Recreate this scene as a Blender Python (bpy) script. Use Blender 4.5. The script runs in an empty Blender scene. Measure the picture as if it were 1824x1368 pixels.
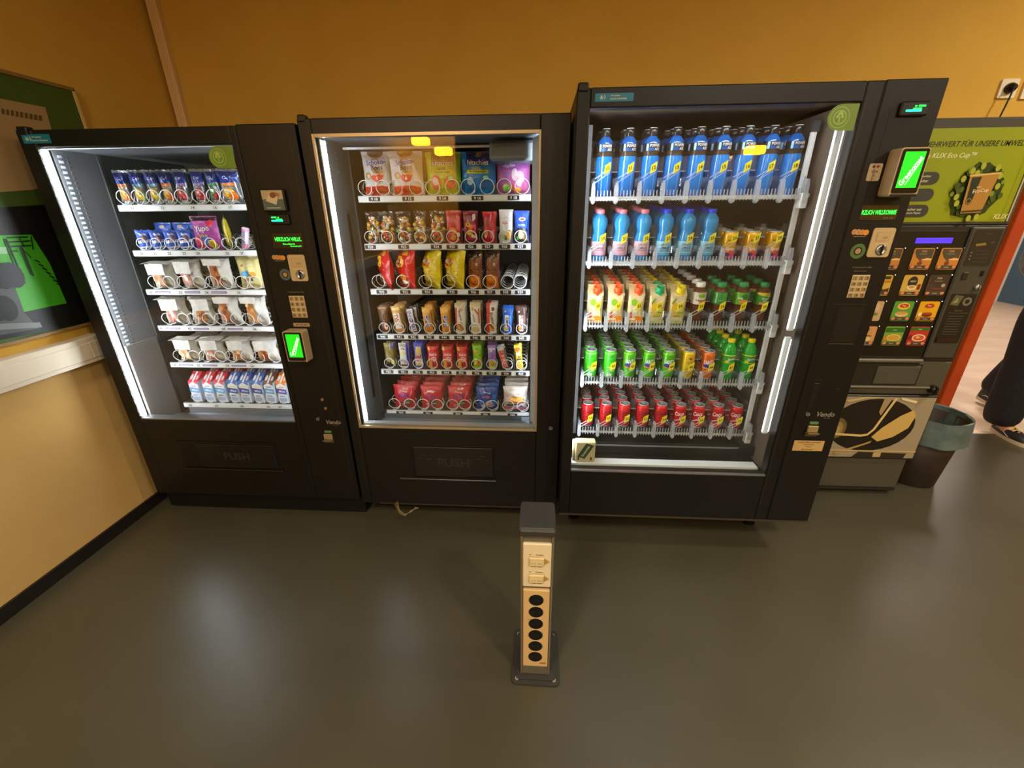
import bpy, bmesh, math, random
from mathutils import Vector, Matrix
from mathutils.geometry import tessellate_polygon
RND = random.Random(11)
PI = math.pi
SC = bpy.context.scene
COL = SC.collection
def rad(a): return a*PI/180
# ---------------------------------------------------------------- camera
F_PX, PITCH, YAW, ROLL = 753.95, rad(22.3407), rad(3.6095), rad(-0.4929)
CAM = Vector((0, -1.75, 1.51))
FW = Vector((-math.sin(YAW)*math.cos(PITCH), math.cos(YAW)*math.cos(PITCH), -math.sin(PITCH)))
RT = Vector((math.cos(YAW), math.sin(YAW), 0)); UP = RT.cross(FW)
RR = RT*math.cos(ROLL)+UP*math.sin(ROLL); UU = UP*math.cos(ROLL)-RT*math.sin(ROLL)
def ray(px, py): return RR*(px-912)-UU*(py-684)+FW*F_PX
def U(px, py, y):                      # measured point of the photograph on the plane y -> (x, z)
    d = ray(px, py); p = CAM+d*((y-CAM.y)/d.y); return p.x, p.z
def UX(px, py, x):                     # ... on the plane x -> (y, z)
    d = ray(px, py); p = CAM+d*((x-CAM.x)/d.x); return p.y, p.z
cd = bpy.data.cameras.new('camera'); cam = bpy.data.objects.new('camera', cd); COL.objects.link(cam)
m = Matrix((RR, UU, -FW)).transposed().to_4x4(); m.translation = CAM
cam.matrix_world = m
cd.sensor_fit = 'HORIZONTAL'; cd.sensor_width = 36; cd.lens = F_PX/1824*36; cd.clip_start = .02
SC.camera = cam
# ---------------------------------------------------------------- materials
def lin(h):
    h = h.lstrip('#'); o = []
    for i in (0, 2, 4):
        c = int(h[i:i+2], 16)/255; o.append(c/12.92 if c <= .04045 else ((c+.055)/1.055)**2.4)
    return (*o, 1)
MATS = {}
def mat(h, rough=.5, metal=0., emit=0., alpha=1., spec=.5, coat=0., name=None):
    key = (h, rough, metal, emit, alpha, spec, coat)
    if key in MATS: return MATS[key]
    m = bpy.data.materials.new(name or 'paint_'+h.strip('#')); m.use_nodes = True
    b = m.node_tree.nodes['Principled BSDF']
    b.inputs['Base Color'].default_value = lin(h); b.inputs['Roughness'].default_value = rough
    b.inputs['Metallic'].default_value = metal; b.inputs['Specular IOR Level'].default_value = spec
    b.inputs['Coat Weight'].default_value = coat
    if emit: b.inputs['Emission Color'].default_value = lin(h); b.inputs['Emission Strength'].default_value = emit
    if alpha < 1: b.inputs['Alpha'].default_value = alpha
    MATS[key] = m; return m
def foil(h, rough=.3, metal=0., alpha=1.):
    # crinkled wrapper film: the plain paint plus a fine crumple
    key = ('foil', h, rough, metal, alpha)
    if key in MATS: return MATS[key]
    m = mat(h, rough, metal, 0, alpha, .5, .0).copy(); m.name = 'film_'+h; MATS[key] = m
    N = m.node_tree.nodes; L = m.node_tree.links; b = N['Principled BSDF']; tc = N.new('ShaderNodeTexCoord')
    n = N.new('ShaderNodeTexNoise'); n.inputs['Scale'].default_value = 55; n.inputs['Detail'].default_value = 2; n.inputs['Distortion'].default_value = 1.2
    bp = N.new('ShaderNodeBump'); bp.inputs['Strength'].default_value = .55; bp.inputs['Distance'].default_value = .006
    L.new(tc.outputs['Object'], n.inputs['Vector']); L.new(n.outputs['Fac'], bp.inputs['Height']); L.new(bp.outputs[0], b.inputs['Normal'])
    b.inputs['Coat Weight'].default_value = .5; b.inputs['Coat Roughness'].default_value = .12; L.new(bp.outputs[0], b.inputs['Coat Normal'])
    return m
def noisy(name, c1, c2, scale, rough, bump=0., bscale=200., stretch=(1,1,1), spec=.5, contrast=(.3,.7), rvar=0.):
    m = bpy.data.materials.new(name); m.use_nodes = True; nt = m.node_tree; N = nt.nodes; L = nt.links
    b = N['Principled BSDF']; tc = N.new('ShaderNodeTexCoord'); mp = N.new('ShaderNodeMapping')
    mp.inputs['Scale'].default_value = stretch; L.new(tc.outputs['Object'], mp.inputs['Vector'])
    n = N.new('ShaderNodeTexNoise'); n.inputs['Scale'].default_value = scale; n.inputs['Detail'].default_value = 5
    L.new(mp.outputs[0], n.inputs['Vector'])
    r = N.new('ShaderNodeValToRGB'); r.color_ramp.elements[0].color = lin(c1); r.color_ramp.elements[1].color = lin(c2)
    r.color_ramp.elements[0].position, r.color_ramp.elements[1].position = contrast
    L.new(n.outputs['Fac'], r.inputs['Fac']); L.new(r.outputs[0], b.inputs['Base Color'])
    b.inputs['Roughness'].default_value = rough; b.inputs['Specular IOR Level'].default_value = spec
    if rvar:
        mr = N.new('ShaderNodeMapRange'); mr.inputs['To Min'].default_value = rough-rvar; mr.inputs['To Max'].default_value = rough+rvar
        L.new(n.outputs['Fac'], mr.inputs['Value']); L.new(mr.outputs[0], b.inputs['Roughness'])
    if bump:
        n2 = N.new('ShaderNodeTexNoise'); n2.inputs['Scale'].default_value = bscale; n2.inputs['Detail'].default_value = 4
        L.new(tc.outputs['Object'], n2.inputs['Vector'])
        bp = N.new('ShaderNodeBump'); bp.inputs['Strength'].default_value = bump; bp.inputs['Distance'].default_value = .01
        L.new(n2.outputs['Fac'], bp.inputs['Height']); L.new(bp.outputs[0], b.inputs['Normal'])
    return m
def clear_mat(name, tint, refl=.06, rough=.02, body=0., body_col='ffffff'):
    # clear pane or moulding: transparent + a weak mirror (+ optional milky body)
    m = bpy.data.materials.new(name); m.use_nodes = True; nt = m.node_tree; N = nt.nodes; L = nt.links
    N.remove(N['Principled BSDF']); out = N['Material Output']
    t = N.new('ShaderNodeBsdfTransparent'); t.inputs[0].default_value = lin(tint)
    g = N.new('ShaderNodeBsdfGlossy'); g.inputs['Roughness'].default_value = rough
    lw = N.new('ShaderNodeLayerWeight'); lw.inputs['Blend'].default_value = .5
    pw = N.new('ShaderNodeMath'); pw.operation = 'POWER'; pw.inputs[1].default_value = 5; L.new(lw.outputs['Facing'], pw.inputs[0])
    mu = N.new('ShaderNodeMath'); mu.operation = 'MULTIPLY_ADD'; mu.inputs[1].default_value = .8; mu.inputs[2].default_value = refl
    mu.use_clamp = True
    L.new(pw.outputs[0], mu.inputs[0])
    base = t
    if body:
        d = N.new('ShaderNodeBsdfDiffuse'); d.inputs[0].default_value = lin(body_col)
        x = N.new('ShaderNodeMixShader'); x.inputs[0].default_value = body
        L.new(t.outputs[0], x.inputs[1]); L.new(d.outputs[0], x.inputs[2]); base = x
    mx = N.new('ShaderNodeMixShader'); L.new(mu.outputs[0], mx.inputs[0])
    L.new(base.outputs[0], mx.inputs[1]); L.new(g.outputs[0], mx.inputs[2]); L.new(mx.outputs[0], out.inputs['Surface'])
    return m
BLK = mat('100e0a', .42, 0, 0, 1, .35, name='black_powder_coat')
BLK2 = mat('0c0b0a', .5, 0, 0, 1, .3, name='black_gap')
BLK3 = mat('151310', .35, 0, 0, 1, .4, name='black_satin_plastic')
LINER = mat('74767a', .5, .1, 0, 1, .4, name='grey_liner')
LINERD = mat('564a40', .6, 0, 0, 1, .3, name='brown_grey_liner')
STEEL = mat('b4b8bc', .3, .9, name='bright_steel')
SPIRAL = mat('f0f2f4', .35, .2, name='spiral_wire')
WHT = mat('f2f2ee', .45, name='white_plastic')
GLASS = clear_mat('machine_glass', 'f4f6f4', .045, .0)
CLEAR = clear_mat('clear_plastic', 'f2f6f8', .07, .06, .03, 'e8f0f8')
MILKY = clear_mat('milky_clear_plastic', 'f2f5f8', .12, .10, .34, 'f4f8fc')
LED = mat('eef4ff', .4, 0, 58., name='led_tube_white')
# ---------------------------------------------------------------- mesh builder
def rrect(x0, z0, x1, z1, r, n=4):
    o = []
    for cx, cz, a in ((x1-r, z1-r, 0), (x0+r, z1-r, 90), (x0+r, z0+r, 180), (x1-r, z0+r, 270)):
        for k in range(n+1):
            t = rad(a+90*k/n); o.append((cx+r*math.cos(t), cz+r*math.sin(t)))
    return o
def ell(cx, cz, rx, rz, n=20): return [(cx+rx*math.cos(2*PI*k/n), cz+rz*math.sin(2*PI*k/n)) for k in range(n)]
_TXT = {}
def text_tris(s, shear=0., bold=.018):
    key = (s, shear, bold)
    if key in _TXT: return _TXT[key]
    c = bpy.data.curves.new('t', 'FONT'); c.body = s; c.align_x = 'CENTER'; c.resolution_u = 2; c.offset = bold; c.shear = shear
    o = bpy.data.objects.new('t', c); me = bpy.data.meshes.new_from_object(o); me.calc_loop_triangles()
    vs = [(v.co.x, v.co.y) for v in me.vertices]; ts = [tuple(t.vertices) for t in me.loop_triangles]
    bpy.data.objects.remove(o); bpy.data.curves.remove(c); bpy.data.meshes.remove(me)
    if vs:
        xs = [v[0] for v in vs]; ys = [v[1] for v in vs]
        cx, cy = (min(xs)+max(xs))/2, (min(ys)+max(ys))/2; h = max(ys)-min(ys) or 1
        vs = [((x-cx)/h, (y-cy)/h) for x, y in vs]; w = (max(xs)-min(xs))/h
    else: w = 1
    _TXT[key] = (vs, ts, w); return _TXT[key]
class MB:
    def __init__(s): s.v = []; s.f = []; s.mats = []; s.mi = {}; s.film = None
    def m(s, mt):
        if mt.name not in s.mi: s.mi[mt.name] = len(s.mats); s.mats.append(mt)
        return s.mi[mt.name]
    def add(s, vs, fs, mt, smooth=False):
        b = len(s.v); k = s.m(mt); s.v.extend([tuple(v) for v in vs]); s.f.extend([(tuple(b+i for i in f), k, smooth) for f in fs])
    def box(s, x0, y0, z0, x1, y1, z1, mt, ch=0.):
        if x0 > x1: x0, x1 = x1, x0
        if y0 > y1: y0, y1 = y1, y0
        if z0 > z1: z0, z1 = z1, z0
        if ch <= 0:
            vs = [(x, y, z) for z in (z0, z1) for y in (y0, y1) for x in (x0, x1)]
            s.add(vs, [(0,2,3,1), (4,5,7,6), (0,1,5,4), (2,6,7,3), (0,4,6,2), (1,3,7,5)], mt); return
        ch = min(ch, (x1-x0)/2.2, (y1-y0)/2.2, (z1-z0)/2.2)
        ids = {}; vs = []
        lo = (x0, y0, z0); hi = (x1, y1, z1)
        for a in (0, 1):
            for b in (0, 1):
                for c in (0, 1):
                    cs = (a, b, c)
                    for ax in range(3):     # vertex on the face normal to ax
                        p = []
                        for d in range(3):
                            q = hi[d] if cs[d] else lo[d]
                            if d != ax: q += -ch if cs[d] else ch
                            p.append(q)
                        ids[(cs, ax)] = len(vs); vs.append(tuple(p))
        fs = []
        for ax in range(3):
            o = [d for d in range(3) if d != ax]
            for sd in (0, 1):
                q = []
                for i, j in ((0,0), (1,0), (1,1), (0,1)):
                    c = [0,0,0]; c[ax] = sd; c[o[0]] = i; c[o[1]] = j; q.append(ids[(tuple(c), ax)])
                fs.append(tuple(q))
            for i in (0, 1):
                for j in (0, 1):
                    c0 = [0,0,0]; c1 = [0,0,0]; c0[ax] = 0; c1[ax] = 1
                    for c in (c0, c1): c[o[0]] = i; c[o[1]] = j
                    fs.append((ids[(tuple(c0), o[0])], ids[(tuple(c1), o[0])], ids[(tuple(c1), o[1])], ids[(tuple(c0), o[1])]))
        for a in (0, 1):
            for b in (0, 1):
                for c in (0, 1): fs.append(tuple(ids[((a,b,c), ax)] for ax in range(3)))
        s.add(vs, fs, mt)
    def prism(s, outl, a, b, mt, axis='y', smooth=False):
        n = len(outl)
        def P(p, t): return {'y': (p[0], t, p[1]), 'x': (t, p[0], p[1]), 'z': (p[0], p[1], t)}[axis]
        vs = [P(p, a) for p in outl]+[P(p, b) for p in outl]
        s.add(vs, [tuple(range(n)), tuple(range(2*n-1, n-1, -1))], mt)
        s.add(vs, [(i, (i+1) % n, n+(i+1) % n, n+i) for i in range(n)], mt, smooth)
    def cyl(s, c, r, h, mt, axis='z', n=20, r2=None):
        r2 = r if r2 is None else r2; vs = []
        for t, q in ((0, r), (h, r2)):
            for k in range(n):
                a = 2*PI*k/n; u, w = q*math.cos(a), q*math.sin(a)
                vs.append({'z': (c[0]+u, c[1]+w, c[2]+t), 'y': (c[0]+u, c[1]+t, c[2]+w), 'x': (c[0]+t, c[1]+u, c[2]+w)}[axis])
        s.add(vs, [tuple(range(n)), tuple(range(2*n-1, n-1, -1))], mt)
        s.add(vs, [(i, (i+1) % n, n+(i+1) % n, n+i) for i in range(n)], mt, True)
    def lathe(s, prof, mts, n=20, cx=0, cy=0, caps=True):
        vs = []
        for r, z in prof:
            for k in range(n):
                a = 2*PI*k/n; vs.append((cx+r*math.cos(a), cy+r*math.sin(a), z))
        for i in range(len(prof)-1):
            mt = mts[i] if isinstance(mts, (list, tuple)) else mts
            b = len(s.v) if i == 0 else b0
            if i == 0: b0 = b; s.v.extend(vs)
            k0 = s.m(mt)
            for k in range(n):
                k2 = (k+1) % n
                s.f.append(((b0+i*n+k, b0+i*n+k2, b0+(i+1)*n+k2, b0+(i+1)*n+k), k0, True))
        if caps:
            m0 = mts[0] if isinstance(mts, (list, tuple)) else mts; m1 = mts[-1] if isinstance(mts, (list, tuple)) else mts
            if prof[0][0] > 1e-5: s.f.append((tuple(b0+k for k in range(n)), s.m(m0), False))
            if prof[-1][0] > 1e-5: s.f.append((tuple(b0+(len(prof)-1)*n+k for k in range(n)), s.m(m1), False))
    def tube(s, path, r, mt, n=6, closed=False):
        P = [Vector(p) for p in path]; N = len(P); vs = []; pn = None
        for i in range(N):
            a = P[(i-1) % N] if (closed or i > 0) else P[i]; b = P[(i+1) % N] if (closed or i < N-1) else P[i]
            t = (b-a).normalized() if (b-a).length > 1e-9 else Vector((0,0,1))
            if pn is None: pn = t.orthogonal().normalized()
            pn = (pn-t*pn.dot(t)); pn = pn.normalized() if pn.length > 1e-6 else t.orthogonal().normalized()
            bn = t.cross(pn); q = r(i/(N-1)) if callable(r) else r
            for k in range(n):
                g = 2*PI*k/n; vs.append(P[i]+pn*(q*math.cos(g))+bn*(q*math.sin(g)))
        fs = []
        for i in range(N if closed else N-1):
            j = (i+1) % N
            for k in range(n): fs.append((i*n+k, i*n+(k+1) % n, j*n+(k+1) % n, j*n+k))
        s.add(vs, fs, mt, True)
        if not closed: s.add(vs[:n], [tuple(range(n))], mt); s.add(vs[-n:], [tuple(range(n))], mt)
    def grid(s, f, nu, nv, mt, smooth=True, closed_u=False):
        vs = [f(i/nu, j/nv) for j in range(nv+1) for i in range(nu+1)]
        s.add(vs, [(j*(nu+1)+i, j*(nu+1)+i+1, (j+1)*(nu+1)+i+1, (j+1)*(nu+1)+i) for j in range(nv) for i in range(nu)], mt, smooth)
    def tris(s, vs, ts, S, e, mt, mx):
        # map flat triangles onto the surface S, splitting long edges
        vs = list(vs); st = list(ts); out = []; mid = {}
        def M(a, b):
            k = (min(a, b), max(a, b))
            if k not in mid: mid[k] = len(vs); vs.append(((vs[a][0]+vs[b][0])/2, (vs[a][1]+vs[b][1])/2))
            return mid[k]
        def ln(a, b): return math.hypot(vs[a][0]-vs[b][0], vs[a][1]-vs[b][1])
        while st:
            a, b, c = st.pop(); l = (ln(a, b), ln(b, c), ln(c, a)); w = max(l)
            if w <= mx or len(out) > 4000: out.append((a, b, c)); continue
            if l[0] == w: q = M(a, b); st += [(a, q, c), (q, b, c)]
            elif l[1] == w: q = M(b, c); st += [(a, b, q), (a, q, c)]
            else: q = M(c, a); st += [(a, b, q), (q, b, c)]
        s.add([S(v[0], v[1], e) for v in vs], out, mt, False)
    def dec(s, S, ops, e0=.0006, mx=.012, de=.00025, rough=.4):
        e = e0
        for op in ops:
            k = op[0]; e += de
            def mm(c): return c if not isinstance(c, str) else (s.film(c) if s.film else mat(c, rough))
            if k == 'r': pl = [(op[1], op[2]), (op[3], op[2]), (op[3], op[4]), (op[1], op[4])]; c = op[5]
            elif k == 'e': pl = ell(*op[1:5], n=16); c = op[5]
            elif k == 'p': pl = op[1]; c = op[2]
            elif k == 'rr': pl = rrect(*op[1:6], n=3); c = op[6]
            elif k == 'o':      # ring: cx, cz, r_out, r_in, colour
                A = ell(op[1], op[2], op[3], op[3], 24); B = ell(op[1], op[2], op[4], op[4], 24); n = 24
                s.tris(A+B, [t for i in range(n) for t in ((i, (i+1) % n, n+i), ((i+1) % n, n+(i+1) % n, n+i))], S, e, mm(op[5]), mx); continue
            elif k == 't':      # text, cu, cv, height, colour, rot, maxwidth, shear
                txt, cu, cv, h, c = op[1:6]; rot = rad(op[6]) if len(op) > 6 else 0; mw = op[7] if len(op) > 7 else None; sh = op[8] if len(op) > 8 else 0.
                vs, ts, w = text_tris(txt, sh); sx = h if not mw or w*h <= mw else mw/w
                q = [(x*sx, y*h) for x, y in vs]; cr, sr = math.cos(rot), math.sin(rot)
                s.tris([(cu+x*cr-y*sr, cv+x*sr+y*cr) for x, y in q], ts, S, e, mm(c), mx*1.6); continue
            ts = [tuple(t) for t in tessellate_polygon([[Vector((p[0], p[1], 0)) for p in pl]])]
            s.tris(pl, ts, S, e, mm(c), mx)
    def xf(s, M, i0=0): s.v[i0:] = [tuple(M @ Vector(v)) for v in s.v[i0:]]
    def mesh(s, name, recalc=True):
        me = bpy.data.meshes.new(name); me.from_pydata(s.v, [], [f[0] for f in s.f])
        for mt in s.mats: me.materials.append(mt)
        me.polygons.foreach_set('material_index', [f[1] for f in s.f]); me.polygons.foreach_set('use_smooth', [f[2] for f in s.f])
        if recalc:
            bm = bmesh.new(); bm.from_mesh(me); bmesh.ops.recalc_face_normals(bm, faces=bm.faces); bm.to_mesh(me); bm.free()
        me.update(); return me
def front(y):            # flat surface facing the camera side
    return lambda u, v, e: (u, y-e, v)
# ---------------------------------------------------------------- scene objects
def obj(name, mb, parent=None, label=None):
    me = mb.mesh(name) if isinstance(mb, MB) else mb
    o = bpy.data.objects.new(name, me); COL.objects.link(o); o.parent = parent
    if label: o['label'] = label
    return o
def empty(name, loc=(0,0,0)):
    o = bpy.data.objects.new(name, None); COL.objects.link(o); o.location = loc; o.empty_display_size = .05; return o
def tag(o, label, cat, group=None):
    o['label'] = label; o['category'] = cat
    if group: o['group'] = group
    return o
def struct(name, mb, parent=None):
    o = obj(name, mb, parent); o['kind'] = 'structure'; return o
ORD = ['first', 'second', 'third', 'fourth', 'fifth', 'sixth', 'seventh', 'eighth', 'ninth', 'tenth', 'eleventh', 'twelfth']
class Proto:
    """one kind of product: parts = [(name, mesh, label)]"""
    def __init__(s, name, cat, parts, t):
        s.name, s.cat, s.t = name, cat, t; s.parts = [(p[0], p[1].mesh(p[0]) if isinstance(p[1], MB) else p[1], p[2] if len(p) > 2 else None) for p in parts]
        s.src = None
    def put(s, loc, label, group=None, rz=0., rx=0., ry=0., sc=1.):
        if s.src is None:
            r = empty(s.name)
            for n, me, lb in s.parts: obj(n, me, r, lb)
            s.src = r
        else:
            q = s.src; r = q.copy(); COL.objects.link(r)
            for k in ('group', 'label'):
                if k in r: del r[k]
            for ch in list(q.children):
                c = ch.copy(); COL.objects.link(c); c.parent = r
        r.location = loc; r.rotation_euler = (rad(rx), rad(ry), rad(rz)); r.scale = (sc, sc, sc) if not isinstance(sc, tuple) else sc
        return tag(r, label, s.cat, group)
# ================================================================ room
YEL = noisy('mustard_wall_paint', 'cfa341', 'd5ab49', 3., .75, .06, 260., spec=.25)
FLR = noisy('olive_grey_vinyl', '444030', '4b4736', 2.5, .34, .03, 55., spec=.6, rvar=.03)
HFL = noisy('pale_marbled_floor', 'd8bfa8', 'e6cfb8', 2., .5, .0, 60., (1, 4, 1), .4, (.3, .7))
CEI = noisy('ceiling_paint', 'd8cdb4', 'e0d6bf', 4., .8)
BASE = mat('17130e', .5, name='dark_skirting')
def slab(name, a, b, mt):
    q = MB(); q.box(*a, *b, mt); return struct(name, q)
slab('floor', (-2.3, -7, -.1), (5.2, 1.12, 0), FLR)
slab('floor_hall', (2.0, 1.12, -.1), (9.0, 9.0, 0), HFL)
slab('wall_left', (-2.24, -7, .93), (-2.12, 1.12, 3.0), YEL)
slab('wall_left', (-2.24, -7, 0), (-2.12, 1.12, .93), noisy('scuffed_cream_yellow_wall', 'c29a58', 'd6b06e', 1.6, .75, .08, 200., spec=.25, contrast=(.25, .6)))  # lower part of the wall coloured paler, with a mottled tone
slab('wall_back', (-2.12, 1.0, 0), (2.69, 1.12, 3.0), YEL)
slab('wall_back', (4.2, 1.0, 0), (5.2, 1.12, 3.0), YEL)
slab('wall_back', (2.69, 1.0, 2.25), (4.2, 1.12, 3.0), YEL)
slab('wall_right', (5.2, -7, 0), (5.32, 1.12, 3.0), YEL)
slab('ceiling', (-2.3, -7, 3.0), (5.32, 1.12, 3.1), CEI)
WD = noisy('grey_wall_paint', '3b342a', '453d31', 3., .8)
slab('wall_front', (-2.24, -7.12, 0), (.3, -7, 3.0), WD)
slab('wall_front', (.3, -7.12, 0), (5.32, -7, 3.0), noisy('beige_far_wall', 'a08c6c', 'ac9878', 3., .8))
WH = noisy('white_hall_paint', 'e9e6df', 'f2efe9', 3., .7)
slab('wall_hall', (7.78, 1.12, 0), (7.9, 9.0, 3.0), WH)
slab('wall_hall', (2.0, 9.0, 0), (7.9, 9.12, 3.0), WH)
slab('wall_hall', (1.9, 1.12, 0), (2.0, 9.12, 3.0), WH)
slab('ceiling_hall', (1.9, 1.12, 3.0), (7.9, 9.12, 3.1), CEI)
slab('wall_partition', (-2.12, -6.2, .9), (-1.4, -6.05, 3.0), YEL)
slab('wall_partition', (-2.12, -6.2, 0), (-1.4, -6.05, .9), WD)
q = MB(); q.box(7.765, 4.9, .02, 7.785, 5.9, 2.2, mat('4a6a84', .5)); q.box(7.76, 5.9, 0, 7.79, 5.98, 2.28, mat('e8e6e0', .5)); struct('door_1', q)
q = MB(); q.box(-2.12, -7, 0, -2.108, 1.0, .062, BASE); struct('baseboard_left', q)
q = MB(); q.box(-2.108, .988, 0, 2.69, 1.0, .062, BASE); struct('baseboard_back', q)
TRK = mat('dcb980', .6, name='beige_trunking')
q = MB(); q.box(-2.1, .968, .062, -2.045, 1.0, 3.0, TRK, .004); q.box(-2.075, .964, .062, -2.07, .97, 3.0, TRK); struct('trim_1', q)
RED = noisy('red_orange_frame_paint', 'a33a12', 'b8461a', 5., .5)
q = MB(); q.box(2.665, .955, 0, 2.735, 1.14, 2.25, RED, .004); q.box(2.735, .955, 2.19, 4.2, 1.14, 2.25, RED, .004); struct('trim_2', q)
# ---- ceiling downlights
LAMP = mat('fff3dc', .4, 0, 230., name='warm_lamp_glass'); LAMPW = mat('fff0e4', .4, 0, 30., name='hall_lamp_glass')
def downlight(x, y, lab, g, mt=LAMP, r=.15):
    t = empty('ceiling_light', (x, y, 3.0)); tag(t, lab, 'lamp', g)
    a = MB(); a.lathe([(r+.03, -.002), (r+.035, -.014), (r+.004, -.016), (r, -.006)], WHT, 24, caps=False); obj('rim', a, t)
    a = MB(); a.lathe([(1e-4, -.012), (r*.7, -.013), (r, -.006)], mt, 24, caps=False); obj('diffuser', a, t)
lamps = [(-.95, -2.6, 'above the middle of the room'), (1.45, -2.3, 'in front of the drinks machine'), (3.1, -.5, 'beside the doorway'), (3.6, -3.2, 'by the far side wall'), (-1.6, -5.6, 'added to brighten the yellow partition'), (-1.95, -5.3, 'added to brighten the partition near the side wall'), (1.6, -5.75, 'added to brighten the far beige wall'), (3.6, -5.75, 'added to brighten the far wall corner')]  # lamps at the partition and beige wall are added, to brighten their glass reflections
for x, y, w in lamps: downlight(x, y, 'round warm downlight recessed in the ceiling ' + w, 'warm ceiling downlights')
AMB = mat('ffb628', .4, 0, 30., name='amber_lamp_glass')
for x, z, w in ((-1.82, 2.49, 'nearer the side wall'), (-1.48, 2.35, 'lower of the pair'), (3.04, 2.27, 'alone at the far end')):
    t = empty('pendant_lamp', (x, -5.5, z)); tag(t, 'amber glass pendant lamp before the yellow partition, ' + w, 'lamp', 'amber pendant lamps')
    a = MB(); a.prism(rrect(-.13, -.055, .13, .055, .03), -.06, .06, AMB); obj('shade', a, t)
    a = MB(); a.cyl((0, 0, .055), .004, 3.0-z-.055, BLK3, n=8); obj('cord', a, t)
for x, y in ((4.0, 2.6), (6.0, 4.5)): downlight(x, y, 'round white downlight in the hall ceiling beyond the doorway', 'hall ceiling lights', LAMPW, .4)
# ---- notice board on the side wall
WX = -2.10
def onwall(u, v, e): return (WX+e, u, v)
def W(*pts): return [UX(px, py, WX) for px, py in pts]
nb = empty('notice_board', (0, 0, 0)); tag(nb, 'large green notice board with a beige sheet hung on the yellow side wall', 'notice board')
GRN = noisy('green_board_paint', '3c5416', '435c1a', 6., .6)
y1, zt = W((127, 160))[0]; zb = 1.04; y0 = -1.5
a = MB(); a.box(-2.119, y0, zb, WX, y1, zt, GRN); obj('panel', a, nb)
a = MB()
for b in ((y0, zt-.004, y1+.012, zt+.01), (y0, zb-.012, y1+.012, zb)): a.box(-2.119, b[0], b[1], WX+.004, b[2], b[3], mat('8a6a3a', .5))
a.box(-2.119, y1, zb, WX+.004, y1+.012, zt, mat('d8b878', .5)); obj('board_frame', a, nb)
a = MB()
ops = [('p', W((-40, 168), (80, 191), (91, 229), (118, 320), (60, 338), (-40, 345)), 'a88c60')]
for i in range(9):
    x = 2+i*8.2; ops.append(('p', W((x, 193+i*1.5), (x+5, 194+i*1.5), (x+5.5, 204+i*1.4), (x+.6, 203+i*1.4)), '5a4a2c'))
a.dec(onwall, ops, .001, .2); obj('paper_sheet', a, nb, 'beige printed sheet')
a = MB(); a.dec(onwall, [('p', W((-40, 372), (150, 360), (165, 412), (-40, 420)), '15130f')], .004, .2); obj('cross_bar', a, nb, 'black cross bar')
a = MB(); ops = [('p', W((-40, 420), (165, 412), (195, 560), (150, 577), (-40, 613)), '14160f'),
    ('p', W((-40, 420), (55, 418), (88, 470), (118, 540), (40, 556), (-40, 566)), '3fa31a'),
    ('p', W((-40, 470), (10, 468), (42, 556), (68, 585), (-40, 604)), '4c5050'),
    ('p', W((-40, 440), (10, 440), (12, 452), (-40, 454)), '8fc08a')]
for k, (xa, ya, xb, yb) in enumerate(((10, 422, 48, 421), (12, 430, 52, 428), (15, 438, 54, 436), (17, 446, 30, 446), (40, 444, 54, 458))):
    ops.append(('p', W((xa, ya), (xb, yb), (xb+.5, yb+2.5), (xa+.5, ya+2.5)), '0b1206'))
for xa, ya, xb, yb in ((4, 425, 36, 505), (8, 425, 42, 505), (32, 440, 53, 490), (36, 440, 57, 492), (30, 422, 40, 440), (52, 420, 56, 445)):
    ops.append(('p', W((xa, ya), (xa+2.2, ya), (xb+2.2, yb), (xb, yb)), '0b1206'))
for i in range(7):
    x = 60+i*6.5; y = 462+i*7; ops.append(('p', W((x, y), (x+9, y+4), (x+8, y+6), (x-1, y+2)), '0b1206'))
for x, y, h in ((-20, 530, 40), (3, 528, 42), (-6, 478, 26), (15, 475, 30)): ops.append(('e', *W((x+6, y+h/2))[0], .035, .05, '1c1e1e'))
ops.append(('p', W((-40, 578), (68, 574), (72, 583), (-40, 590)), '777b7a'))
a.dec(onwall, ops, .002, .2); obj('lower_motif', a, nb, 'bright green area with black lines and grey shapes')  # green, dark and grey shapes drawn flat on the lower board
# ---- cable channel below it
cc = empty('cable_channel', (0, 0, 0)); tag(cc, 'white cable channel running along the wall under the notice board', 'cable channel')
CHN = mat('d8cbb2', .5, name='cream_channel')
a = MB(); a.box(-2.1195, -6.9, .868, -2.062, .075, .985, CHN, .003); obj('channel_body', a, cc)
a = MB(); a.box(-2.063, -6.9, .888, -2.0585, .0, .962, CHN, .0015); a.box(-2.063, .003, .888, -2.0585, .072, .962, CHN, .0015); obj('channel_lid', a, cc)
# ---- wall sockets, plug and cord
def socket(x, z, lab):
    t = empty('wall_socket', (x, 1.0, z)); tag(t, lab, 'socket')
    a = MB(); a.prism(rrect(-.042, -.042, .042, .042, .006), -.011, 0, mat('e8dcc0', .4)); obj('cover_plate', a, t)
    a = MB(); a.prism(ell(0, 0, .022, .022, 20), -.0125, -.010, mat('d8ccb0', .4)); obj('socket_well', a, t)
socket(2.40, 2.068, 'cream wall socket with a black plug, above the coffee machine'); socket(2.515, 2.062, 'cream wall socket without plug, cut by the picture edge')
t = empty('hanging_cable', (2.40, .985, 2.068)); tag(t, 'black plug and cord hanging from the wall socket above the coffee machine', 'cable')
a = MB(); a.lathe([(.024, 0), (.024, .012), (.019, .022), (.011, .034), (.006, .038)], BLK3, 18); a.xf(Matrix.Rotation(rad(90), 4, 'X')); a.xf(Matrix.Translation((0, .003, 0))); obj('plug', a, t)
a = MB(); pth = []
for k in range(15):
    s = k/14; pth.append((-.01-.10*s**1.3, -.034-.01*math.sin(PI*s), -.004-.30*s-.5*s*s*.6))
a.tube(pth, .004, BLK3); obj('cord', a, t)
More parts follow.
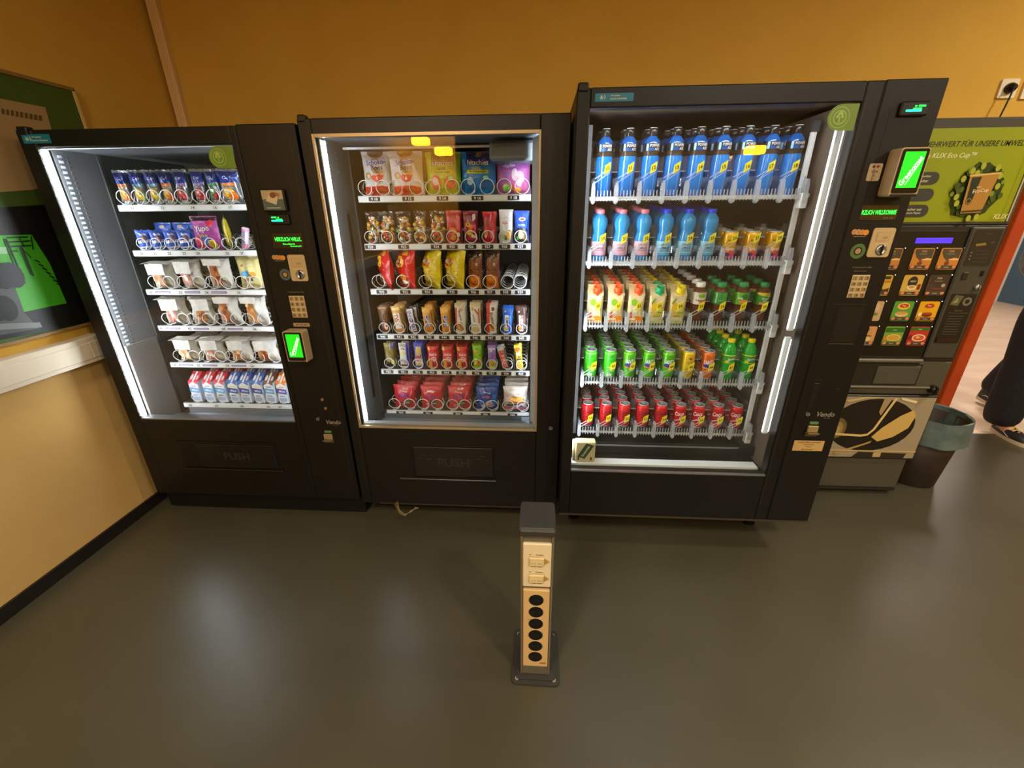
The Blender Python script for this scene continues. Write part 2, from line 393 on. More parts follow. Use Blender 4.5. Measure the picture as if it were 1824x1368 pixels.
# ================================================================ vending machines
def shell(mb, x0, x1, y0, y1, z0, z1, t, mt):
    mb.box(x0, y0, z0, x0+t, y1, z1, mt); mb.box(x1-t, y0, z0, x1, y1, z1, mt)
    mb.box(x0+t, y0, z1-t, x1-t, y1, z1, mt); mb.box(x0+t, y0, z0, x1-t, y1, z0+t, mt); mb.box(x0+t, y1-t, z0+t, x1-t, y1, z1-t, mt)
def window_frame(mb, o, w, y0, y1, mt, ch=.003):
    X0, Z0, X1, Z1 = o; a, b, c, d = w
    mb.box(X0, y0, Z0, a, y1, Z1, mt, ch); mb.box(c, y0, Z0, X1, y1, Z1, mt, ch)
    mb.box(a, y0, d, c, y1, Z1, mt, ch); mb.box(a, y0, Z0, c, y1, b, mt, ch)
def tdec(mb, y, ops, **k): mb.dec(front(y), ops, .0004, .03, **k)
def spiral_mesh(r, n, ln, w=.0018):
    a = MB(); P = []
    st = n*16
    for i in range(st+1):
        g = 2*PI*i/16-PI*.62; P.append((r*math.cos(g), .002*min(i, 13)/13+max(0, i-13)*ln/(st-13), r+r*math.sin(g)))
    a.tube(P, w, SPIRAL, 6); return a.mesh('spiral')
SPN = spiral_mesh(.026, 9, .46); SPB = spiral_mesh(.030, 9, .46); SPD = spiral_mesh(.030, 15, .46)
PRICE = mat('e6e8e8', .4, 0, 0, 1, .5, name='price_rail_white'); RAIL = mat('a9adb0', .35, .5, name='price_rail_metal')
TRAY = mat('3a3836', .5, .3, name='tray_steel')
def tray(parent, x0, x1, yf, zt, tags, spirals, div=(), depth=.5):
    """shelf whose top face is at zt, price rail on its front; tags = [(x, text)], spirals = [(x, mesh)]"""
    a = MB(); a.box(x0, yf, zt-.006, x1, yf+depth, zt, TRAY); a.box(x0, yf-.004, zt-.026, x1, yf, zt+.002, RAIL, .001)
    for s in (x0, x1-.004): a.box(s, yf+.05, zt-.03, s+.004, yf+depth, zt+.03, TRAY)
    for d in div: a.box(d-.0015, yf+.015, zt, d+.0015, yf+depth, zt+.05, mat('55524f', .4, .3))
    sh = obj('shelf', a, parent)
    a = MB(); a.box(x0+.002, yf-.0065, zt-.023, x1-.002, yf-.004, zt-.001, PRICE)
    ops = []
    for x, s, c in tags:
        w = .050 if len(s) > 2 else .032
        ops += [('rr', x-w/2, zt-.0205, x+w/2, zt-.0035, .002, c), ('t', s, x, zt-.012, .0122, 'f4f4f4' if c == '25231f' else '222222', 0, w*.86)]
    a.dec(front(yf-.0065), ops, .0003, .03); obj('price_rail', a, sh)
    for x, me in spirals:
        o = obj('spiral', me, sh); o.location = (x, yf+.004, zt+.002)
    return sh
def reader_terminal(parent, cx, zb, yf, tilt, side):
    """boxy card terminal with a green screen"""
    w, h, d = .088, .142, .05
    t = MB(); body = mat('b9a27a', .5, name='beige_terminal_shell'); t.prism(rrect(-w/2, 0, w/2, h, .01), -d, 0, body, 'y'); t.xf(Matrix.Translation((cx, yf, zb)))
    o = obj('card_terminal', t, parent, 'beige card terminal with a green screen')
    a = MB(); a.prism(rrect(-w/2+.004, .010, w/2-.004, h-.004, .007), -d-.0015, -d+.001, mat('0b0b0a', .2)); a.xf(Matrix.Translation((cx, yf, zb))); obj('screen_bezel', a, o)
    a = MB(); g = mat('16c81c', .4, 0, .95, name='green_screen'); wt = mat('e8fff0', .4, 0, .9, name='screen_white')
    a.dec(lambda u, v, e: (cx+u, yf-d-.0016-e, zb+v), [('r', -w/2+.013, .026, w/2-.013, h-.012, g), ('t', 'Greenomat', 0, h*.53, .017, wt, 62, .092, .15), ('p', [(-.006, .035), (-.004, .034), (.026, .108), (.024, .109)], wt)], .0004, .03)
    obj('screen', a, o)
    a = MB(); a.box(cx-w/2+.003, yf-d-.006, zb+.001, cx+w/2-.003, yf-d, zb+.008, mat('14130f', .4), .002); obj('card_slot', a, o)
    return o
def coin_plate(parent, x0, z0, x1, z1, yf):
    a = MB(); pl = mat('c2a878', .45, name='beige_coin_plate'); a.prism(rrect(x0, z0, x1, z1, .008), yf-.004, yf, pl)
    w = x1-x0; h = z1-z0
    tdec(a, yf-.0042, [('r', x0+w*.2, z1-h*.45, x1-w*.2, z1-h*.14, 'b49a6c'), ('r', x0+w*.24, z1-h*.43, x1-w*.24, z1-h*.16, 'bfa576'), ('e', x0+w*.6, z1-h*.33, w*.13, w*.06, 'a58b5e'), ('r', x0+w*.2, z0+h*.46, x1-w*.2, z0+h*.475, 'e8d8b0')])
    o = obj('coin_plate', a, parent, 'beige coin insert plate')
    cx, cz = x0+w*.58, z0+h*.25
    a = MB(); a.lathe([(.019, 0), (.0175, .004), (.014, .006), (.010, .004), (.004, -.001), (1e-4, -.002)], STEEL, 24, caps=False)
    a.box(-.0022, -.017, -.001, .0022, .017, .0072, BLK2); a.xf(Matrix.Translation((cx, yf-.004, cz)) @ Matrix.Rotation(rad(90), 4, 'X')); obj('coin_slot', a, o)
    return o
def keypad(parent, x0, z0, x1, z1, yf):
    a = MB(); a.box(x0, yf-.003, z0, x1, yf, z1, mat('c9b183', .4, name='beige_keypad'), .001); o = obj('keypad', a, parent, 'beige keypad')
    w = (x1-x0)/3; h = (z1-z0)/4; S = '123456789C0E'
    for i in range(12):
        cx = x0+w*(i % 3+.5); cz = z1-h*(i//3+.5); a = MB()
        a.box(cx-w*.36, yf-.0055, cz-h*.34, cx+w*.36, yf-.003, cz+h*.34, mat('9c8458', .4), .001)
        a.dec(front(yf-.0055), [('t', S[i], cx, cz, h*.42, '1a1712')], .0003, .03); obj('key', a, o)
def coins(parent, x0, z, yf, n=4, r=.0095):
    a = MB(); c = ['b98a55', 'c99a62', 'c8863a', 'd98f38']
    tdec(a, yf, [('e', x0+i*r*1.35, z-i*.0006, r, r, c[i % 4]) for i in range(n)]+[('t', '1', x0+r*1.35, z, r, '5a3a1c'), ('r', x0, z-r*1.6, x0+r*4.2, z-r*1.45, 'b59a70')]); obj('coin_sticker', a, parent)
def ring(parent, x, z, r, yf, c1, c2):
    a = MB(); tdec(a, yf, [('o', x, z, r, r*.55, c1), ('e', x, z, r*.55, r*.55, '1c1811'), ('e', x, z, r*.38, r*.38, c2)]); obj('round_sticker', a, parent)
def led_reader(parent, x, z, yf, w, flip=1):
    a = MB(); a.box(x-w/2, yf-.012, z-.02, x+w/2, yf, z+.02, BLK3, .004); o = obj('contactless_reader', a, parent)
    g = mat('18ff48', .4, 0, 3.2, name='green_led'); t = mat('10e0a8', .4, 0, 2.2, name='teal_led')
    a = MB(); tdec(a, yf-.0125, [('r', x-w*.32*flip, z+.004, x-w*.08*flip, z+.009, g), ('r', x-w*.02*flip, z+.004, x+w*.05*flip, z+.008, g), ('rr', x-w*.34, z-.009, x+w*.22, z-.003, .002, t), ('r', x-w*.1, z-.003, x+w*.2, z+.001, g)]); obj('status_light', a, o)
def lock(parent, x, z, yf, r=.008):
    a = MB(); a.cyl((x, yf-.006, z), r, .006, STEEL, 'y', 16); a.box(x-.001, yf-.0066, z-r*.6, x+.001, yf-.006, z+r*.6, BLK2); obj('lock', a, parent, 'steel lock')
def coin_return(parent, x, z, yf):
    a = MB(); bs = mat('a99367', .4, .4, name='brass_tone_metal'); w = .021
    a.box(x-w, yf-.010, z-.006, x+w, yf, z+.022, bs, .002); a.prism([(yf-.001, z-.03), (yf-.024, z-.008), (yf-.024, z-.004), (yf-.001, z-.008)], x-w-.002, x+w, mat('8d794f', .4, .4), 'x'); o = obj('coin_return', a, parent, 'brass coloured coin return flap')
    a = MB(); a.prism(rrect(x-w*.8, z+.028, x+w*.9, z+.040, .005), yf-.003, yf, mat('5a7a4a', .4)); obj('return_button', a, parent)
def vendo(parent, x, z, yf, w):
    a = MB(); tdec(a, yf, [('t', 'Vendo', x, z, .022, '8b8170', 0, w, .25), ('t', 'by sanden', x+w*.12, z-.017, .006, '6d6455', 0, w*.7)]); obj('maker_badge', a, parent)
def blue_sticker(parent, x0, z0, x1, z1, yf):
    a = MB(); w = x1-x0; h = z1-z0; ic = x0+w*.17; zc = (z0+z1)/2; wt = 'c9d0c4'
    ops = [('rr', x0, z0, x1, z1, .003, '14708a')]
    for k in range(3):
        c, s = math.cos(k*PI/3), math.sin(k*PI/3); r = h*.3; t = h*.035
        ops.append(('p', [(ic+c*r-s*t, zc+s*r+c*t), (ic-c*r-s*t, zc-s*r+c*t), (ic-c*r+s*t, zc-s*r-c*t), (ic+c*r+s*t, zc+s*r-c*t)], wt))
    ops += [('p', [(ic+h*.34, zc-h*.3), (ic+h*.5, zc-h*.1), (ic+h*.5, zc+h*.2), (ic+h*.38, zc+h*.34), (ic+h*.42, zc)], wt), ('t', '24/7 gekühlte', x0+w*.53, zc+h*.17, h*.22, wt, 0, w*.44), ('t', 'Snacks & Getränke', x0+w*.61, zc-h*.17, h*.22, wt, 0, w*.58)]
    tdec(a, yf, ops); obj('blue_sticker', a, parent, 'blue cooled snacks and drinks sticker')
def green_sticker(parent, x0, z0, x1, z1, yf):
    a = MB(); h = z1-z0; zc = (z0+z1)/2; cx = x0+h*.5; n = 8
    out = [(x1, z0), (x1, z1)]+[(cx+h/2*math.cos(rad(90+180*k/n)), zc+h/2*math.sin(rad(90+180*k/n))) for k in range(n+1)]
    g = 'a9c46a'; ops = [('p', out, '6f8c2e'), ('o', cx, zc, h*.40, h*.38, g), ('o', cx, zc, h*.27, h*.235, g), ('r', cx-h*.02, zc-h*.2, cx+h*.02, zc+h*.06, g)]
    for dx, dz in ((-.1, .03), (.1, .03), (-.06, .13), (.06, .13), (0, .17)): ops.append(('e', cx+dx*h, zc+dz*h, h*.05, h*.06, g))
    tdec(a, yf, ops); obj('green_sticker', a, parent, 'green tree sticker')
def glass(parent, w, y):
    a = MB(); a.box(w[0], y, w[1], w[2], y+.004, w[3], GLASS); return obj('glass_pane', a, parent)
# ---------------------------------------------------------------- snack machine beside the wall
M1 = empty('vending_machine', (-1.46, 0, 0)); M1.location = (0, 0, 0)
tag(M1, 'black snack vending machine in the corner with sandwiches, pouches and milk cartons', 'vending machine')
x0, x1, zt = -2.01, -.905, 1.808; W1 = (-1.945, .57, -1.16, 1.748); JX = -1.136
a = MB(); shell(a, x0, x1, .06, .88, .13, zt-.004, .045, BLK); obj('cabinet', a, M1)
a = MB(); a.box(x0+.02, .1, .0, x1-.02, .86, .13, BLK2); a.box(x0, .045, .012, x1, .1, .125, BLK2, .004); obj('plinth', a, M1)
a = MB(); a.box(-1.955, .735, .5, -1.14, .75, 1.76, LINERD); a.box(-1.965, .05, .5, -1.945, .75, 1.76, LINER); a.box(-1.14, .05, .5, -1.125, .75, 1.76, LINERD)
a.box(-1.945, .05, 1.75, -1.14, .75, 1.765, LINER); a.box(-1.945, .05, .48, -1.14, .75, .5, LINERD)
a.box(-1.945, .232, .5, -1.938, .245, 1.75, STEEL); a.box(-1.945, .05, .5, -1.935, .22, .93, mat('7d7a76', .5)); obj('liner', a, M1)
a = MB()
for k in range(58):
    z = .62+k*.0193; a.box(-1.9455, .066, z, -1.9435, .082, z+.009, mat('dfe6f2', .4)); a.box(-1.9455, .100, z, -1.9435, .110, z+.009, mat('55585c', .5))
obj('vent_panel', a, M1)
a = MB(); window_frame(a, (x0, .13, JX, zt), W1, 0, .05, BLK); a.box(x0+.008, -.002, zt-.02, x0+.05, .03, zt+.012, BLK3, .004); obj('door_frame', a, M1)
a = MB(); a.box(JX+.004, 0, .13, x1, .05, zt+.004, BLK, .003); a.box(JX-.001, .004, .13, JX+.005, .05, zt, BLK2)
tdec(a, 0, [('r', -.932, .2, -.9308, 1.77, '39332a'), ('r', -.958, 1.45, -.957, 1.70, '2e2921')]); pan = obj('payment_panel', a, M1)
a = MB(); a.box(-1.942, .008, .585, -1.926, .02, 1.742, LED); obj('light_strip', a, M1, 'white light strip')
a = MB(); a.box(-1.158, .052, .60, -1.146, .064, 1.742, LED); obj('light_strip', a, M1, 'white light strip behind the payment panel')
a = MB(); a.box(W1[0], .004, W1[1]-.001, W1[2], .045, W1[1]+.007, STEEL, .002); obj('bottom_trim', a, M1); a = MB(); a.box(W1[0], .01, W1[3]-.006, W1[2], .03, W1[3]+.001, STEEL, .002); obj('top_trim', a, M1); a = MB()
a.box(-1.925, .15, .505, -1.145, .19, .515, STEEL); a.box(-1.86, .195, .50, -1.15, .21, .55, LINER); a.box(-1.86, .185, .512, -1.15, .196, .52, STEEL); a.box(-1.935, .06, .50, -1.86, .2, .512, STEEL); obj('sill_trim', a, M1)
glass(M1, W1, .002)
# delivery flap
a = MB(); a.box(-1.79, -.001, .30, -1.285, .002, .448, BLK2); a.box(-1.80, -.014, .292, -1.275, 0, .30, BLK3, .003); a.box(-1.80, -.006, .448, -1.275, 0, .454, BLK3); obj('flap_recess', a, M1)
a = MB(); a.box(-1.70, -.006, .305, -1.30, .0, .440, BLK3, .003); tdec(a, -.006, [('t', 'PUSH', -1.5, .375, .042, '2c2822', 0, .2)]); obj('delivery_flap', a, M1)
blue_sticker(M1, -1.99, 1.762, -1.875, 1.793, 0)
green_sticker(M1, -1.262, 1.667, -1.162, 1.742, .0015)
a = MB(); a.box(-1.078, -.02, 1.512, -.984, 0, 1.592, BLK3, .004); o = obj('sticker_holder', a, M1)
a = MB(); tdec(a, -.0202, [('r', -1.073, 1.517, -.989, 1.588, 'b59d78'), ('r', -1.073, 1.517, -.989, 1.556, '4f5f58'), ('p', [(-1.05, 1.562), (-1.012, 1.55), (-1.0, 1.575), (-1.03, 1.583)], '8a6a48'), ('p', [(-1.06, 1.55), (-1.02, 1.536), (-1.008, 1.565), (-1.045, 1.572)], 'cbb894'), ('e', -1.028, 1.57, .012, .01, '7a4424'), ('r', -1.06, 1.523, -1.005, 1.527, '9fae9f')]); obj('picture_sticker', a, o)
led_reader(M1, -1.03, 1.484, 0, .085)
a = MB(); a.box(-1.08, -.002, 1.372, -.952, 0, 1.432, mat('221e15', .15, 0, 0, 1, .6), .001)
gl = mat('30f048', .4, 0, 2.2, name='display_green'); tdec(a, -.0022, [('t', 'HERZLICH WILLK.', -1.012, 1.408, .0155, gl, 0, .11), ('t', 'Bitte wählen Sie', -1.012, 1.390, .006, gl, 0, .05), ('t', 'Kartenzahlung OK', -.984, 1.381, .006, gl, 0, .05)]); obj('display', a, M1, 'green lettered display')
coins(M1, -1.088, 1.338, 0); coin_plate(M1, -1.03, 1.242, -.958, 1.348, 0)
ring(M1, -1.056, 1.268, .0235, 0, '4e5f62', 'b08a48')
a = MB(); tdec(a, 0, [('t', 'Produktauswahl hier treffen', -1.025, 1.196, .006, '6d604a', 0, .07)]); obj('instruction_text', a, M1)
a = MB(); tdec(a, 0, [('rr', -1.066, 1.046, -.992, 1.062, .004, 'a08a68'), ('t', 'VISA', -1.03, 1.054, .007, '4a2c20', 0, .02), ('e', -1.048, 1.054, .004, .004, '8a2a1c'), ('t', 'PAY', -1.008, 1.054, .006, '3a3024', 0, .018)]); obj('payment_sticker', a, M1)
keypad(M1, -1.06, 1.086, -.993, 1.18, 0)
reader_terminal(M1, -1.05, .895, 0, 0, 1)
for x, z in ((-1.0, .697), (-.992, .652)):
    a = MB(); a.cyl((x, -.006, z), .007, .006, mat('a08a5a', .35, .6), 'y', 14); obj('screw_head', a, M1)
a = MB(); tdec(a, 0, [('r', -1.075, .60, -1.073, .72, '050504'), ('r', -1.04, .60, -1.038, .72, '050504'), ('r', -1.075, .718, -1.038, .72, '050504'), ('r', -1.03, .70, -1.01, .702, '201c16')]); obj('note_slot', a, M1)
lock(M1, -1.04, .595, 0); vendo(M1, -.968, .578, 0, .07); coin_return(M1, -1.005, .492, 0)
T1 = [1.543, 1.349, 1.170, .992, .799, .571]; X1 = (-1.885, -1.145); Y1 = .2
def U1(px, py): return U(px, py, Y1)[0]
WT = 'dcdcd8'
tg = [[(238, '11'), (292, '13'), (346, '14'), (386, '16'), (413, '17')], [(255, '20'), (279, '21'), (305, '22'), (331, '23'), (356, '24'), (408, '26'), (434, '27')], [(272, '30'), (324, '32'), (371, '34'), (428, '36')], [(290, '40'), (340, '42'), (400, '44'), (456, '46')], [(314, '50'), (356, '52'), (407, '54'), (451, '56')], [(341, '60'), (387, '62'), (432, '64'), (479, '66'), (500, '67')]]
sp1 = [[(x, SPB) for x in (220, 247, 274, 298, 324, 355, 381, 405)], [(x, SPN) for x in (254, 279, 304, 328, 352, 376, 406, 430)], [(x, SPB) for x in (276, 303, 328, 356, 379, 404, 432, 456)],
       [(x, SPB) for x in (300, 328, 345, 372, 394, 422, 443, 470)], [(x, SPB) for x in (320, 347, 366, 393, 412, 440, 461, 489)], [(x, SPN) for x in (349, 373, 394, 416, 437, 459, 481, 503)]]
pys = [362, 445, 514, 578, 643, 712]
SH1 = []
for i in range(6):
    pts = [(U1(px, pys[i]+8), s, WT) for px, s in tg[i]]
    sh = tray(M1, X1[0], X1[1], Y1, T1[i], pts, [(U1(px, pys[i]), me) for px, me in sp1[i]])
    if i in (2, 3, 4):
        for p in pts[:3]: a = MB(); a.dec(front(Y1-.0072), [('rr', p[0]+.022, T1[i]-.0165, p[0]+.10, T1[i]-.007, .002, '7d6a96'), ('r', p[0]+.027, T1[i]-.013, p[0]+.094, T1[i]-.0105, 'cfc4dc')], .0003, .03); obj('name_tag', a, sh)
# ---------------------------------------------------------------- snack machine in the middle
M2 = empty('vending_machine', (0, 0, 0)); tag(M2, 'black middle snack vending machine without payment panel, sweets behind its window', 'vending machine')
x0, x1, zt = -.893, .108, 1.826; W2 = (-.842, .556, .0, 1.772)
a = MB(); shell(a, x0, x1, .06, .9, .11, zt-.006, .045, BLK); obj('cabinet', a, M2)
a = MB(); a.box(x0+.03, .12, .0, x1-.03, .86, .11, BLK2); obj('plinth', a, M2)
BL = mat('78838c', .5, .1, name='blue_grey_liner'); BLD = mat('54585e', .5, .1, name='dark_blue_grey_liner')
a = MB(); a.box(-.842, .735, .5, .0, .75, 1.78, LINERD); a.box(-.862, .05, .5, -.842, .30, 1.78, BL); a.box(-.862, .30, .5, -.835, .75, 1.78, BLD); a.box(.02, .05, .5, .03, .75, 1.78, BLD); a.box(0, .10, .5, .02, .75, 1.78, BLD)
a.box(-.842, .05, 1.772, 0, .75, 1.79, BL); a.box(-.842, .05, .48, 0, .75, .5, BLD)
for z in (1.69, 1.71, 1.73, 1.66): a.box(-.8425, .17, z, -.839, .176, z+.005, STEEL)
a.box(-.8425, .20, .62, -.836, .215, 1.5, BLK2); a.box(-.20, .12, 1.69, -.02, .3, 1.76, BL, .01); obj('liner', a, M2); a = MB(); a.box(-.80, .155, 1.742, -.20, .165, 1.750, mat('e8ecf0', .3, .2)); obj('top_rail', a, M2)
a = MB(); window_frame(a, (x0, .11, x1, zt), W2, 0, .05, BLK); a.box(x0+.004, -.004, zt-.012, x0+.034, .03, zt+.012, BLK3, .004)
tdec(a, 0, [('r', -.8555, .2, -.8545, 1.81, '3c352a'), ('r', .031, .2, .032, 1.81, '0a0908'), ('r', .0325, .2, .0332, 1.81, '2e2921')]); obj('door_frame', a, M2)
a = MB(); TR = mat('b9a684', .35, .6, name='warm_aluminium'); TRI = mat('cfd4d8', .35, .5, name='bright_aluminium')
window_frame(a, (W2[0]-.003, W2[1]-.004, W2[2]+.003, W2[3]+.004), (W2[0]+.006, W2[1]+.007, W2[2]-.006, W2[3]-.008), -.004, .01, TR, .001); obj('window_trim', a, M2); a = MB()
a.box(-.826, .012, .565, -.822, .03, 1.76, TRI); a.prism([(-.004, .012), (-.0015, .012), (-.026, .10), (-.030, .10)], .56, 1.762, mat('dfe4e8', .4), 'z'); a.box(-.834, .02, .556, -.01, .05, .566, TRI)
a.box(-.79, .19, .475, -.03, .2, .535, BLD); a.box(-.80, .10, .50, -.03, .19, .508, BL); a.box(-.075, .08, .51, -.035, .19, .53, BL); obj('sill_trim', a, M2)
a = MB(); a.box(-.815, .016, .58, -.808, .024, 1.755, mat('f2f6ff', .4, 0, 36., name='led_tube_dim')); obj('light_strip', a, M2, 'white light strip')
a = MB()
for k in range(40):
    z = .62+k*.028; a.box(-.8425, .055, z, -.8405, .075, z+.012, mat('98a4ae', .4))
obj('vent_panel', a, M2)
a = MB(); a.box(.003, .052, .58, .017, .066, 1.755, LED); obj('light_strip', a, M2, 'white light strip behind the window trim')
glass(M2, W2, .012)
a = MB(); a.box(-.61, -.001, .285, -.195, .002, .462, BLK2); a.box(-.675, -.016, .270, -.19, 0, .279, mat('2c271d', .3, .2), .003); a.box(-.625, -.003, .462, -.185, 0, .466, BLK3); obj('flap_recess', a, M2)
a = MB(); a.box(-.595, -.006, .29, -.205, 0, .455, BLK3, .003)
E_ = '4a4234'
ops = [('t', 'PUSH', -.40, .372, .05, '29251d', 0, .17)]
for s in (-1, 1):
    cx = -.40+s*.145; ops += [('r', cx-.03, .395, cx-.01, .3975, E_), ('r', cx-.012, .411, cx+.014, .4135, E_), ('r', cx+.012, .388, cx+.034, .3905, E_)]
ops += [('r', -.48, .391, -.455, .393, E_), ('r', -.33, .391, -.31, .393, E_)]
tdec(a, -.006, ops); obj('delivery_flap', a, M2)
lock(M2, .068, .572, 0, .009)
a = MB(); a.box(-.80, -.006, .112, -.05, .0, .118, mat('3b3427', .35, .3)); obj('bottom_lip', a, M2)
T2 = [1.570, 1.374, 1.175, .959, .778, .551]; X2 = (-.78, -.035); Y2 = .2
def U2(px, py): return U(px, py, Y2)[0]
D_ = '25231f'
p2y = [349, 434, 515, 595, 657, 728]
tg2 = [[(668, '9 10'), (728, '9 12'), (789, '9 14'), (851, '9 16'), (915, '9 18')],
 [(661, '920'), (720, '922'), (778, '924'), (806, '925'), (839, '926'), (869, '927'), (899, '928'), (927, '929')],
 [(681, '930'), (723, '932'), (762, '934'), (806, '935'), (844, '936'), (873, '937'), (901, '938'), (927, '939')],
 [(683, '940'), (712, '941'), (737, '942'), (765, '943'), (792, '944'), (819, '945'), (847, '946'), (874, '947'), (902, '948'), (929, '949')],
 [(693, '950'), (719, '951'), (745, '952'), (770, '953'), (796, '954'), (822, '955'), (850, '956'), (876, '957'), (902, '958'), (928, '959')],
 [(715, '960'), (763, '962'), (816, '964'), (865, '966'), (913, '968')]]
sp2 = [[(651, SPB), (683, SPB), (705, SPB), (742, SPB), (771, SPB), (806, SPB), (834, SPB), (868, SPB), (898, SPB), (930, SPB)],
 [(x, SPN) for x in (660, 690, 720, 749, 778, 806, 839, 869, 899, 927)], [(675, SPB), (718, SPB), (758, SPB), (799, SPB), (842, SPB), (872, SPB), (904, SPB), (926, SPB)],
 [(685, SPN), (711, SPN), (739, SPN), (765, SPN), (792, SPN), (818, SPN), (846, SPN), (873, SPN), (901, SPN), (929, SPN)],
 [(694, SPN), (719, SPN), (745, SPN), (770, SPN), (796, SPN), (822, SPN), (849, SPN), (876, SPN), (904, SPN), (929, SPN)],
 [(703, SPB), (730, SPB), (754, SPB), (779, SPB), (806, SPB), (828, SPB), (853, SPB), (877, SPB), (905, SPB), (931, SPB)]]
for i in range(6):
    xs = [U2(px, p2y[i]) for px, _ in sp2[i]]
    tray(M2, X2[0], X2[1], Y2, T2[i], [(U2(px, p2y[i]+6), s, D_) for px, s in tg2[i]], list(zip(xs, [me for _, me in sp2[i]])), [(xs[k]+xs[k+1])/2 for k in range(1, len(xs)-1, 2)] if i in (0, 5) else [(xs[k]+xs[k+1])/2 for k in range(len(xs)-1)])
# ---------------------------------------------------------------- drinks machine
M3 = empty('vending_machine', (0, 0, 0)); tag(M3, 'tall black drinks vending machine with bottles and cans behind glass', 'vending machine')
x0, x1, zt = .116, 1.248, 1.872; F3 = -.12; W3 = (.160, .42, 1.01, 1.816); JX = 1.062
a = MB(); shell(a, x0, x1, F3+.06, .88, .18, zt-.004, .012, BLK); obj('cabinet', a, M3)
a = MB(); a.box(x0+.02, F3+.07, .155, x1-.02, .86, .182, BLK2)
obj('base_frame', a, M3)
for x in (x0+.09, x1-.14):
    for y in (.08, .78):
        a = MB(); a.cyl((x, y, 0), .028, .012, BLK3, n=16); a.cyl((x, y, .012), .012, .15, BLK3, n=12); obj('leg', a, M3)
a = MB(); BRN = mat('6a5c4e', .5, 0, 0, 1, .4, name='brown_inner_liner'); a.box(.15, .73, .40, 1.03, .75, 1.83, BRN); a.box(.128, F3+.05, .40, .142, .75, 1.83, BRN); a.box(1.03, F3+.05, .40, 1.05, .75, 1.83, BRN)
a.box(.15, F3+.05, 1.845, 1.03, .75, 1.855, BRN); a.box(.15, F3+.05, .385, 1.03, .75, .405, BLK3)
a.box(.16, .04, .42, 1.03, .055, .47, BLK3); a.box(.16, .035, .462, .95, .06, .468, LINER); obj('liner', a, M3)
a = MB(); window_frame(a, (x0, .18, JX, zt), W3, F3, F3+.05, BLK); a.box(x0+.002, F3-.004, zt-.012, x0+.036, F3+.03, zt+.014, BLK3, .004)
tdec(a, F3, [('r', .1545, .25, .1553, 1.85, '332d23'), ('r', 1.018, .25, 1.0188, 1.82, '4a4a48')]); df = obj('door_frame', a, M3)
a = MB(); vd = mat('040403', .7)
for r in range(5):
    for c in range(22): a.prism(ell(.58+c*.017+(r % 2)*.0085, .215+r*.012, .0036, .0036, 8), F3-.0008, F3, vd)
obj('vent_grille', a, M3)
a = MB(); a.box(JX+.004, F3, .18, x1, F3+.05, zt+.002, BLK, .003); a.box(JX-.001, F3+.004, .18, JX+.005, F3+.05, zt, BLK2)
tdec(a, F3, [('r', 1.083, 1.70, 1.0838, 1.85, '060505'), ('r', 1.10, 1.50, 1.1012, 1.80, '060505'), ('r', 1.10, 1.50, 1.215, 1.5012, '060505'), ('r', 1.072, .2, 1.0725, 1.86, '2a251c')]); obj('payment_panel', a, M3)
a = MB(); a.box(x0, F3-.006, .178, x1, F3, .184, mat('4a4030', .35, .3)); obj('bottom_lip', a, M3)
a = MB(); a.box(.165, F3+.052, .418, 1.0, F3+.10, .428, mat('e8eeee', .35)); a.box(W3[0], F3+.002, W3[1]-.002, W3[2], F3+.012, W3[1]+.005, STEEL); obj('sill_trim', a, M3); a = MB(); a.box(.20, .3, 1.735, .80, .31, 1.745, STEEL); obj('rear_rod', a, M3)
a = MB(); UPR = mat('4a4c4e', .4, .2, name='upright_grey'); a.box(.178, .085, .50, .194, .10, 1.80, UPR); a.box(.178, .10, .50, .182, .60, 1.80, BRN); obj('upright', a, M3)
a = MB(); a.box(.988, .085, .50, 1.004, .10, 1.80, WHT); a.box(.985, .08, 1.765, 1.008, .10, 1.80, UPR); obj('upright', a, M3)
for xa, xb in ((.46, .50), (.70, .74)):
    a = MB(); a.box(xa, .71, .5, xb, .73, 1.82, UPR)
    for k in range(30): a.box(xa+.004, .708, .55+k*.042, xa+.009, .711, .57+k*.042, BLK2)
    obj('rear_rail', a, M3)
LEDH = mat('d8dde0', .35, 0, .42, name='led_diffuser'); LEDE = mat('ffffff', .35, 0, 12., name='led_edge')
for za, zb, lb in ((1.06, 1.765, 'upper light bar'), (.60, 1.035, 'lower light bar')):
    a = MB(); a.box(.983, F3+.056, za, 1.008, F3+.068, zb, LEDH, .003); o = obj('light_bar', a, M3, 'white '+lb)
    a = MB(); a.box(.9815, F3+.0575, za+.01, .983, F3+.0605, zb-.01, LEDE); a.box(1.008, F3+.0575, za+.01, 1.0095, F3+.0605, zb-.01, LEDE); obj('light_edge', a, o)
a = MB(); a.box(.21, F3+.056, 1.830, .97, F3+.080, 1.842, mat('f2f6ff', .4, 0, 34., name='led_tube_top')); obj('light_strip', a, M3, 'white light strip hidden under the top')  # hidden strip, added to light the drinks from above
a = MB(); a.box(.143, F3+.053, .50, .157, F3+.11, 1.80, mat('f0f5ff', .4, 0, 27., name='led_tube_side')); obj('light_strip', a, M3, 'white light strip hidden behind the window frame')  # strip out of sight behind the frame, added to light the drinks sideways
glass(M3, W3, F3+.004)
blue_sticker(M3, .174, 1.832, .297, 1.855, F3); green_sticker(M3, .915, 1.738, 1.004, 1.812, F3+.003)
led_reader(M3, 1.165, 1.793, F3, .085, -1)
reader_terminal(M3, 1.178, 1.54, F3, 0, -1)
